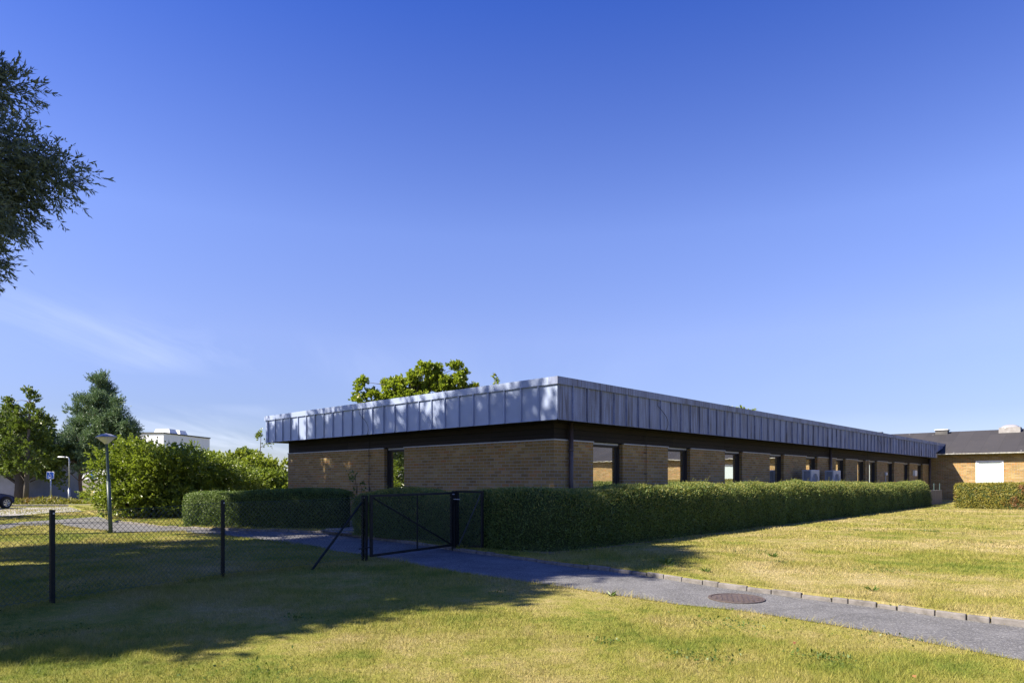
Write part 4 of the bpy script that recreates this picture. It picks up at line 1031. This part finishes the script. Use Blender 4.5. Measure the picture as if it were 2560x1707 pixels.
# ------------------------------------------------------------------ chain-link fence and gate
P1 = Vector((-5.95, 8.67, 0)); P2 = Vector((-4.74, 10.98, 0)); P3 = Vector((-2.90, 13.2, 0)); P0 = P1-Vector((1.25, 2.35, 0))
fence = empty('chain_link_fence', tuple(P2)); tag(fence, 'low dark chain-link fence with square posts across the shaded lawn', 'fence')
def rel(p, o=P2): return Vector(p)-o
def netting(a, b, h0, h1, pitch=.039, r=.0034, z0=.04):
    """woven zig-zag wires, each bent from side to side and hooked through its neighbour"""
    a = np.array(a); b = np.array(b); L = np.linalg.norm(b-a); d = (b-a)/L; nrm = np.array([-d[1], d[0], 0])
    nw = int(L/pitch); Vs = []; Fs = []; o = 0
    ang = np.array([0, 2.094, 4.189])
    for i in range(nw):
        ht = h0+(h1-h0)*i/nw; k = np.arange(int((ht-z0)/pitch)+1)
        xx = (i+((k+i) % 2))*pitch
        off = np.where((k+i) % 2 == 0, .003, -.003)
        C = a+d*xx[:, None]+nrm*off[:, None]; C[:, 2] = z0+k*pitch+.004*np.sin(xx*9)
        ring = C[:, None, :]+r*(np.cos(ang)[None, :, None]*d+np.sin(ang)[None, :, None]*nrm)
        Vs.append(ring.reshape(-1, 3)); m = len(k); q = np.arange(m*3).reshape(m, 3)
        f = np.stack([q[:-1], np.roll(q, -1, 1)[:-1], np.roll(q, -1, 1)[1:], q[1:]], -1).reshape(-1, 4)+o
        Fs.append(f); o += m*3
    return np.concatenate(Vs), np.concatenate(Fs)
for (a, b, h0, h1) in ((P0, P1, .93, 1.17), (P1, P2, 1.17, 1.22), (P2, P3, 1.22, 1.25)):
    V, Fc = netting(rel(a), rel(b), h0, h1); npmesh('netting', V, Fc, M['wire'], fence)
    for z in (h0, .62, .07):
        zz = h1 if z == h0 else z
        MB().tube([rel(a)+Vector((0, 0, z)), rel(a).lerp(rel(b), .5)+Vector((0, 0, (z+zz)/2-.012)), rel(b)+Vector((0, 0, zz))], .0026, 4).build('tension_wire', M['wire'], fence)
def sq_post(p, h, w, yaw, name='post', par=fence):
    X = Matrix.Translation(rel(p)) @ Matrix.Rotation(yaw, 4, 'Z')
    o = MB().bbox((-w/2, -w/2, -.02), (w/2, w/2, h), .006, X).build(name, M['post'], par)
    MB().bbox((-w/2-.002, -w/2-.002, h+.0005), (w/2+.002, w/2+.002, h+.008), .002, X).build('cap', M['post'], o)
    X2 = X @ Matrix.Translation((.0, -w/2-.004, h-.04)); MB().bbox((-.008, -.004, -.01), (.012, .003, .012), .002, X2).build('clip', M['steel'], o)
    return o
yaw = math.atan2((P2-P1).y, (P2-P1).x)
sq_post(P1, 1.20, .052, yaw); sq_post(P2, 1.255, .048, yaw); sq_post(P0, .95, .052, yaw)
sq_post(P3+Vector((-.035, .0, 0)), 1.28, .05, yaw)
MB().tube([rel(P3)+Vector((.035, -.01, -.02)), rel(P3)+Vector((.035, -.01, 1.29))], .026, 10).build('post', M['gatepaint'], fence)
br = g(780, 1424); MB().tube([rel(br)+Vector((0, 0, 0)), rel(P3)+Vector((-.05, -.03, 1.15))], .022, 8).build('brace', M['post'], fence)
# gate leaf
GA = Vector((-2.76, 13.05, 0)); GB = Vector((-1.34, 15.0, 0)); GC = Vector((-.63, 14.55, 0))
def panel(name, a, b, za0, za1, zb0, zb1, label, cat, diag, midbar):
    r = empty(name, tuple(a)); tag(r, label, cat)
    a_ = Vector((0, 0, 0)); b_ = b-a; d = b_.normalized(); L = b_.length; yaw = math.atan2(d.y, d.x)
    def pt(f, z): q = b_*f; return Vector((q.x, q.y, z))
    def lo(f): return za0+(zb0-za0)*f
    def hi(f): return za1+(zb1-za1)*f
    def bar(p, q, w, nm='frame'):
        return p, q, w
    m = MB(); w = .048
    for f in (0, 1):
        X = Matrix.Translation(pt(f, 0)) @ Matrix.Rotation(yaw, 4, 'Z'); x = 0 if f == 0 else -w
        m.box((x, -w/2, lo(f)), (x+w, w/2, hi(f)), X)
    q0, q1 = w/L, 1-w/L
    for z, s in ((hi, -1), (lo, 1)):
        c0, c1 = pt(q0, z(q0)), pt(q1, z(q1)); n = Vector((-d.y, d.x, 0))*(w/2-.001); e = Vector((0, 0, s*w))
        V = [c0-n, c0+n, c1+n, c1-n, c0-n+e, c0+n+e, c1+n+e, c1-n+e]; m.add(V, [(0, 3, 2, 1), (4, 5, 6, 7), (0, 1, 5, 4), (1, 2, 6, 5), (2, 3, 7, 6), (3, 0, 4, 7)])
    m.build('frame', M['gatepaint'], r)
    V, Fc = netting((w*d.x, w*d.y, 0), (b_.x-w*d.x, b_.y-w*d.y, 0), hi(0)-w, hi(1)-w, z0=lo(.5)+w); npmesh('netting', V, Fc, M['wire'], r)
    if diag == 'down': MB().tube([pt(q0, hi(0)-w), pt(q1, lo(1)+w)], .017, 8).build('brace', M['gatepaint'], r)
    else: MB().tube([pt(q1, hi(1)-w), pt(q0, lo(0)+w)], .014, 8).build('brace', M['steelblue'], r)
    if midbar: MB().tube([pt(.54, lo(.54)+w), pt(.54, hi(.54)-w)], .016, 6).build('upright_bar', M['gatepaint'], r)
    return r, pt, d
M['steelblue'] = m_noise('grey_blue_steel', (.06, .075, .095), (.10, .12, .145), 9, .5, .3, bump=.02)
gt, pt, d = panel('wire_gate', GA, GB, .09, 1.30, .11, 1.32, 'dark metal wire gate with diagonal brace closed across the path', 'gate', 'down', True)
MB().bbox((-.02, -.035, 1.05), (.05, .035, 1.27), .006, Matrix.Translation(pt(1, 0)) @ Matrix.Rotation(math.atan2(d.y, d.x), 4, 'Z')).build('lock_case', M['gatepaint'], gt)
hp = pt(1, 1.16); n = Vector((d.y, -d.x, 0))
MB().tube([hp, hp+n*.06, hp+n*.06+Vector((.13, .02, -.005))], .010, 8).build('handle', M['steel'], gt)
MB().lathe([(.03, 0), (.032, .01), (.02, .02), (0, .022)], 14, tuple(hp+n*.04+Vector((0, 0, .10)))).build('lock_cylinder', M['steel'], gt)
bp = pt(0, .27); MB().tube([bp+Vector((-.22, -.02, -.02)), bp+Vector((.02, -.03, .02))], .012, 6).build('bolt', M['gatepaint'], gt)
panel('wire_fence_panel', GB+Vector((.10, .05, 0)), GC, .05, 1.35, .125, 1.355, 'narrow fixed wire panel with pale brace between gate and hedge', 'fence', 'upw', False)
gpost = MB().bbox((-.045, -.045, -.02), (.045, .045, 1.345), .006, Matrix.Rotation(yaw, 4, 'Z')).build('gate_post', M['gatepaint']); gpost.location = GB+Vector((.045, .06, 0)); tag(gpost, 'thick square dark post carrying the lock between gate and fixed panel', 'post')

# ------------------------------------------------------------------ lamps, signs
lp = g(277, 1332); lamp = empty('street_lamp', tuple(lp)); tag(lamp, 'leaning green path lamp with flat mushroom head beside the path', 'street lamp')
lamp.rotation_euler = (0, R(-2.7), 0)
MB().tube([(0, 0, -.05), (0, 0, 1.56)], .056, 16).build('lower_pole', M['lampgreen'], lamp, True)
MB().lathe([(.056, 1.56), (.060, 1.58), (.040, 1.63), (.036, 2.66), (.045, 2.70), (.0, 2.71)], 16).build('upper_pole', M['lampgreen'], lamp, True)
MB().lathe([(.062, 2.66), (.075, 2.69), (.14, 2.75), (.25, 2.855), (.245, 2.87)], 28).build('lamp_bowl', M['bowl'], lamp, True)
MB().lathe([(.285, 2.850), (.29, 2.858), (.235, 2.90), (.14, 2.945), (.05, 2.965), (.022, 2.97), (.015, 2.99), (0, 2.992)], 32).build('lamp_cap', M['lampgrey'], lamp, True)
lp = g(172.8, 1259.5); l2 = empty('street_lamp', tuple(lp)); tag(l2, 'slim grey lamp post with side head behind the parking bay', 'street lamp')
MB().tube([(0, 0, 0), (0, 0, 1.05)], .06, 12).build('lower_pole', M['steel'], l2, True)
MB().tube([(0, 0, 1.05), (0, 0, 2.9), (-.05, 0, 3.02), (-.25, 0, 3.05)], .038, 10).build('upper_pole', M['steel'], l2, True)
m = MB(); m.bbox((-.68, -.12, 3.0), (-.2, .12, 3.09), .035); m.build('lamp_head', M['steel'], l2, True)

def sign(base, w, z0, z1, label, pole_x=0.0, symbol=True):
    r = empty('parking_sign', tuple(base)); tag(r, label, 'sign')
    MB().tube([(pole_x, .04, 0), (pole_x, .04, z1-.05)], .04, 10).build('pole', M['steel'], r, True)
    MB().bbox((-w/2, -.02, z0), (w/2, .0, z1), .008).build('plate', M['signwhite'], r)
    MB().box((-w/2+.03, -.024, z0+.03), (w/2-.03, -.0205, z1-.03)).build('blue_field', M['signblue'], r)
    if symbol:
        cx, cz = -.005, (z0+z1)/2; s = (z1-z0)/.5
        m = MB()
        def t(pts, rr): m.tube([(cx+x*s, -.028, cz+z*s) for x, z in pts], rr*s, 6)
        m.lathe([(0, -.0)], 3) if False else None
        t([(-.035+.026*math.cos(a), .150+.026*math.sin(a)) for a in np.linspace(0, 6.283, 13)], .012); t([(-.04, .15), (-.03, .15)], .02)
        t([(-.03, .105), (-.025, .0), (.055, .0), (.095, -.105), (.135, -.10)], .019)
        t([(-.03, .062), (.055, .055)], .013)
        t([(-.015+.095*math.cos(a), -.06+.09*math.sin(a)) for a in np.linspace(R(140), R(330), 16)], .015)
        m.build('wheelchair_symbol', M['signwhite'], r)
    return r
sign(g(126, 1259.5), .49, 1.64, 2.11, 'blue disabled parking sign with white wheelchair symbol on grey pole')
b = g(222.6, 1226); sg = empty('direction_sign', tuple(b)); tag(sg, 'distant blue and white sign on thin pole half behind the bush', 'sign')
MB().tube([(0, 0, 0), (0, 0, 3.0)], .05, 8).build('pole', M['darkshed'], sg)
MB().bbox((.15, -.03, 1.7), (.7, .0, 2.7), .01).build('plate', M['signblue'], sg)
b = g(236, 1259.5); bo = MB().tube([(0, 0, 0), (0, 0, .80)], .055, 12).lathe([(.055, .8), (.05, .82), (0, .825)], 12).build('bollard', M['signwhite']); bo.location = b; tag(bo, 'short white bollard post against the left side of the bush', 'bollard')

# manhole cover in the path
mc = g(1841, 1497); c = empty('manhole_cover', (mc.x, mc.y, .008)); tag(c, 'round rusty iron manhole cover set in the asphalt path', 'manhole cover')
MB().lathe([(.365, 0), (.365, .012), (.33, .014), (.33, .004), (0, .004)], 40).build('frame_ring', M['iron'], c)
m = MB(); m.lathe([(.322, .003), (.322, .010), (0, .0101)], 40)
for k in range(-4, 5):
    x = k*.066; hh = math.sqrt(max(.29**2-x*x, 0))
    m.bbox((x-.013, -hh, .0102), (x+.013, -.025 if k % 2 else hh*.55, .017), .003)
    m.bbox((x-.013, .03, .0102), (x+.013, hh, .017), .003) if k % 2 else None
m.build('lid', M['iron'], c); c.rotation_euler = (0, 0, R(-15))

# ------------------------------------------------------------------ blue car (front end in the frame)
cg = g(14, 1271); car = empty('parked_car', (cg.x, cg.y, 0), R(75)); car.location = Vector((cg.x, cg.y, 0))-(Matrix.Rotation(R(75), 3, 'Z') @ Vector((.02, -.80, 0))); tag(car, 'dark blue parked car with its nose just inside the left edge', 'car')
prof = [(.44, .30), (.50, .42), (.49, .56), (.44, .66), (.30, .73), (-.1, .82), (-.55, .88), (-1.25, 1.28), (-1.9, 1.36), (-2.7, 1.30), (-3.3, .98), (-3.62, .92), (-3.68, .6), (-3.62, .30)]
bm = bmesh.new(); rows = []
for y, ins, dz in ((-.80, .0, 0), (-.84, .0, 0), (-.66, .02, .02), (0, .03, .035), (.66, .02, .02), (.84, 0, 0), (.80, 0, 0)):
    rows.append([bm.verts.new((x+(0 if abs(y) > .7 else .07*(1-(y/.8)**2)*(1 if x > 0 else -1)), y*(1-.16*max(0, (z-.88))/.45), z+(dz if z > .6 else 0))) for x, z in prof])
for a, b in zip(rows, rows[1:]):
    for i in range(len(prof)): j = (i+1) % len(prof); bm.faces.new((a[i], a[j], b[j], b[i]))
bm.faces.new(rows[0]); bm.faces.new(list(reversed(rows[-1]))); bmesh.ops.recalc_face_normals(bm, faces=bm.faces)
me = bpy.data.meshes.new('body'); bm.to_mesh(me); bm.free(); me.materials.append(M['carblue'])
bo = bpy.data.objects.new('body', me); link(bo, car)
for x in (.02, -2.75):
    for y in (-.80, .80):
        s = -1 if y < 0 else 1
        wobj = None
        mm = MB(); n = 28
        V = []; Fs = []
        for (rr, yy) in ((.18, .10), (.30, .10), (.315, .06), (.315, -.10), (.30, -.12), (.18, -.12)):
            for i in range(n): a = 2*math.pi*i/n; V.append((x+rr*math.cos(a), y+s*yy*.9, .315+rr*math.sin(a)))
        for k in range(5):
            for i in range(n): j = (i+1) % n; Fs.append((k*n+i, k*n+j, (k+1)*n+j, (k+1)*n+i))
        w = npmesh('wheel', V, Fs, M['rubber'], car)
        mm = MB()
        for k in range(7):
            a = 2*math.pi*k/7; mm.tube([(x+.03*math.cos(a), y+s*.085, .315+.03*math.sin(a)), (x+.185*math.cos(a), y+s*.08, .315+.185*math.sin(a))], [.026, .034], 6)
        mm.tube([(x+.19*math.cos(2*math.pi*i/24), y+s*.075, .315+.19*math.sin(2*math.pi*i/24)) for i in range(25)], .018, 6, False)
        mm.build('rim', M['alloy'], w)
        if s < 0:
            mm = MB(); mm.add([(x+.37*math.cos(math.pi*i/14), y-.043, .315+.37*math.sin(math.pi*i/14)) for i in range(15)], [tuple(range(15))]); mm.build('wheel_arch', M['rubber'], car)
for s in (-1, 1):
    q = [(-.80, .94), (-1.28, 1.24), (-2.62, 1.235), (-3.02, 1.02)]
    npmesh('side_window', [(x, s*(.84*(1-.16*(z-.88)/.45)+d), z) for d in (.012, -.02) for x, z in q], [(0, 1, 2, 3), (4, 7, 6, 5), (0, 4, 5, 1), (1, 5, 6, 2), (2, 6, 7, 3), (3, 7, 4, 0)], M['glass'], car)
npmesh('windscreen', [(x+dx, y, z+dz) for dx, dz in ((.015, .05), (-.01, .02)) for x, y, z in ((-.62, -.64, .90), (-.62, .64, .90), (-1.2, .56, 1.25), (-1.2, -.56, 1.25))], [(0, 1, 2, 3), (4, 7, 6, 5), (0, 4, 5, 1), (1, 5, 6, 2), (2, 6, 7, 3), (3, 7, 4, 0)], M['glass'], car)
for s in (-1, 1): MB().bbox((.34, s*.62-.14, .55), (.485, s*.62+.14, .66), .03).build('headlight', M['lens'], car)

# ------------------------------------------------------------------ far left setting: garage, board fence, white house
gb = g(60, 1249); gar = empty('garage', tuple(gb)); tag(gar, 'plain grey garage wall behind the blue car', 'building')
MB().box((-14, 0, 0), (0, 7, 2.75)).build('wall', M['grey'], gar); MB().box((-14.2, -.2, 2.752), (.2, 7.2, 2.95)).build('roof', M['trim'], gar)
fb = g(70, 1229.5); bf = empty('board_fence', tuple(fb)); tag(bf, 'weathered vertical board fence beyond the parking bay', 'fence')
uvbox('boards', [((-2, 0, 0), (2.35, .06, 1.95))], M['wood_grey'], bf)
for x in (-1.0, .2, 1.3, 2.3): MB().box((x-.05, .061, 0), (x+.05, .16, 1.8)).build('post', M['wood_grey'], bf)
c = g(409.6, 1226.2); c = Vector((-49.4, 95, 0)); hu = Vector((.082, 1, 0)).normalized(); ha = math.atan2(hu.y, hu.x)-math.pi/2
wh = empty('white_house', tuple(c), ha); tag(wh, 'white two-storey flat-roofed house with roof vents rising behind the bush', 'building')
MB().box((-16, 0, 1.62), (0, 12.3, 8.1)).build('wall', M['whitewall'], wh)
MB().box((-16.03, -.03, 0), (.03, 12.33, 1.617)).build('plinth', M['stone'], wh)
MB().box((-16.1, -.1, 8.102), (.1, 12.4, 8.28)).build('roof', M['flatroof'], wh)
for (y0, y1, z0, z1) in ((7.6, 9.6, 5.6, 6.7), (3.4, 5.6, 5.6, 6.7), (8.9, 12.25, 4.75, 5.9)):
    f = MB().box((.0, y0, z0), (.06, y1, z1)).build('window', M['darkshed'], wh)
    MB().box((.061, y0+.1, z0+.1), (.07, y1-.1, z1-.14)).build('pane', M['glass'], f)
m = MB()
for k in range(22): y = 8.9+k*.155; m.box((.25, y, 4.75), (.28, y+.03, 5.85))
m.box((.24, 8.85, 5.852), (.29, 12.3, 5.9)); m.box((.08, 8.85, 4.65), (.32, 12.3, 4.748)); m.build('balcony_railing', M['darkshed'], wh)
for (x0, x1, y0) in ((-1.3, 1.2, 3.0), (-.1, 1.1, 5.8)):
    m = MB(); z = 8.285; V = [(x0+.25-2, y0, z+.1), (x1-.25-2, y0, z+.1), (x1-.25-2, y0+1.6, z+.1), (x0+.25-2, y0+1.6, z+.1), (x0-2, y0-.2, z+.75), (x1-2, y0-.2, z+.75), (x1-2, y0+1.8, z+.75), (x0-2, y0+1.8, z+.75)]
    V = [(a, b, (z+.1 if q > z+.5 else z+.70) if False else q) for a, b, q in V]
    m.add([(V[4][0], V[4][1], z+.1), (V[5][0], V[5][1], z+.1), (V[6][0], V[6][1], z+.1), (V[7][0], V[7][1], z+.1), (V[0][0], V[0][1], z+.72), (V[1][0], V[1][1], z+.72), (V[2][0], V[2][1], z+.72), (V[3][0], V[3][1], z+.72)], [(0, 3, 2, 1), (4, 5, 6, 7), (0, 1, 5, 4), (1, 2, 6, 5), (2, 3, 7, 6), (3, 0, 4, 7)])
    m.box((x0+.3-2, y0+.2, z-.0), (x1-.3-2, y0+1.4, z+.098)); m.build('roof_vent', M['white'], wh)
c = g(128, 1225.5); bush('dark_shrub', 'dark evergreen shrub filling the gap right of the board fence', [(c.x, c.y, 1.3, 1.3, 1.2, 1.2), (c.x+1.2, c.y, .9, .8, .8, .9), (c.x-.8, c.y, 1.8, .7, .7, .7)], M['yew'], (c.x, c.y, 0), 101, n_sub=6, r_sub=.4, leaf=(.3, .14), cat='shrub')
c = g(178, 1225.2); bush('round_shrub', 'round clipped green shrub in front of the white house', [(c.x, c.y, 1.1, 1.15, 1.1, 1.15), (c.x+.5, c.y, 1.5, .7, .8, .8), (c.x-.5, c.y, 1.4, .7, .8, .8)], M['yewlight'], (c.x, c.y, 0), 103, n_sub=8, r_sub=.36, leaf=(.26, .13), cat='shrub')
c = g(205, 1217); ds = empty('dark_shed', tuple(c)); tag(ds, 'small dark shed beside the round clipped shrub', 'shed'); MB().box((-.6, 0, 0), (.35, 1.5, 2.05)).build('wall', M['darkshed'], ds); MB().box((-.7, -.1, 2.052), (.45, 1.6, 2.15)).build('roof', M['flatroof'], ds)
lwh = g(150, 1219); lb = empty('low_white_house', tuple(lwh)); tag(lb, 'low pale annexe seen left of the white house under the pine', 'building'); MB().box((-6, 0, 0), (1.3, 6, 3.6)).build('wall', M['whitewall'], lb); MB().box((-6.1, -.1, 3.602), (1.4, 6.1, 3.75)).build('roof', M['flatroof'], lb)

# planting bed along the parking kerb
a = g(-300, 1263); b_ = g(330, 1262); n = 5200; f = rng.uniform(0, 1, n); P = np.array(a)[None]*(1-f[:, None])+np.array(b_)[None]*f[:, None]
P[:, 1] += rng.uniform(-.3, 1.1, n); hn = SinNoise(77, 1.0, 3)(P); hh = np.clip(.28+.25*hn, .05, .8); P[:, 2] = rng.uniform(0, 1, n)**.7*hh
gap = SinNoise(79, .5, 2)(P) > -.75; P = P[gap]
V, Fc = leaf_quads(P, unit(rvec(len(P))+np.array([0, 0, .7])), .16*rng.uniform(.6, 1.4, len(P)), .07)
tag(npmesh('ground_cover', V, Fc, M['bed']), 'low yellow-green and russet planting along the parking kerb', 'ground cover', kind='stuff')
c = g(215, 1252); bush('bed_shrub', 'yellow-green shrub in the bed at the foot of the pine', [(c.x, c.y, .45, .6, .5, .45), (c.x+.5, c.y, .35, .5, .5, .4)], M['bush2'], (c.x, c.y, 0), 107, n_sub=14, r_sub=.2, tl=.2, leaf=(.14, .08), cat='shrub')

# weeds and fallen leaves on the lawns
def weed(p, size, label, seed):
    r = np.random.default_rng(seed); k = 12; a = np.linspace(0, 6.28, k)+r.normal(0, .2, k)
    D = unit(np.stack([np.cos(a), np.sin(a), r.uniform(.25, 1.1, k)], 1)); P = np.zeros((k, 3))
    V, Fc = leaf_quads(P, D, size*r.uniform(.7, 1.2, k), size*.25, .3, .8)
    o = npmesh('weed', V, Fc, M['weed']); o.location = p; tag(o, label, 'weed')
for (x, y, z, s, lab) in ((1665, 1410, UPZ, .20, 'largest rosette weed in the lawn above the kerb shadow'), (1933, 1392, UPZ, .14, 'small rosette weed in the lawn right of the shadow'), (1765, 1429, UPZ, .12, 'tiny rosette weed close above the kerb stones'), (2245, 1522, .01, .13, 'green weed growing out of the kerb joint right of the manhole'), (2080, 1501, .01, .12, 'green weed at the kerb foot just right of the manhole'), (1528, 1489, .0, .10, 'tuft of long grass on the near path edge'), (1957, 1408, UPZ, .10, 'low weed nearer the kerb in the right lawn'), (2180, 1477, UPZ, .12, 'dark green weed on the far right lawn')):
    weed(g(x, y, z), s, lab, int(x))
for (x, y, z, lab) in ((2430, 1548, .01, 'curled brown leaf on the path against the kerb'), (1982, 1607, .04, 'orange fallen leaf on the near lawn'), (2281, 1690, .04, 'reddish fallen leaf at the bottom of the near lawn')):
    V, Fc = leaf_quads(np.array([[0, 0, 0.]]), np.array([[.9, .3, .2]]), .045, .032); o = npmesh('fallen_leaf', V, Fc, M['fallen']); o.location = g(x, y, z); tag(o, lab, 'leaf', 'fallen leaves')

# clover and flat weeds in irregular patches on the lawns
Vs = []
for k in range(70):
    x = rng.uniform(-7, 16); y = rng.uniform(5.4, 26)
    if abs(x) > y*.764+.5: continue
    n = int(rng.uniform(25, 130)); R_ = rng.uniform(.08, .34)
    P = np.stack([x+rng.normal(0, R_, n), y+rng.normal(0, R_*.8, n), np.zeros(n)], 1)
    ok = ~in_poly(P[:, 0], P[:, 1], PATHPOLY) & ~hedge_zone(P[:, 0], P[:, 1]); P = P[ok]
    if not len(P): continue
    P[:, 2] = np.where(in_poly(P[:, 0], P[:, 1], UPPOLY), UPZ, 0)+rng.uniform(.012, .035, len(P))
    D = unit(rvec(len(P))+np.array([0, 0, .35])); Vs.append(leaf_quads(P, D, rng.uniform(.02, .05, len(P)), rng.uniform(.012, .026, len(P)), .2, 1.2)[0])
V = np.concatenate(Vs)
tag(npmesh('clover', V, np.arange(len(V)).reshape(-1, 4), M['weed']), 'dark green clover and flat weeds scattered in the lawns', 'clover', kind='stuff')
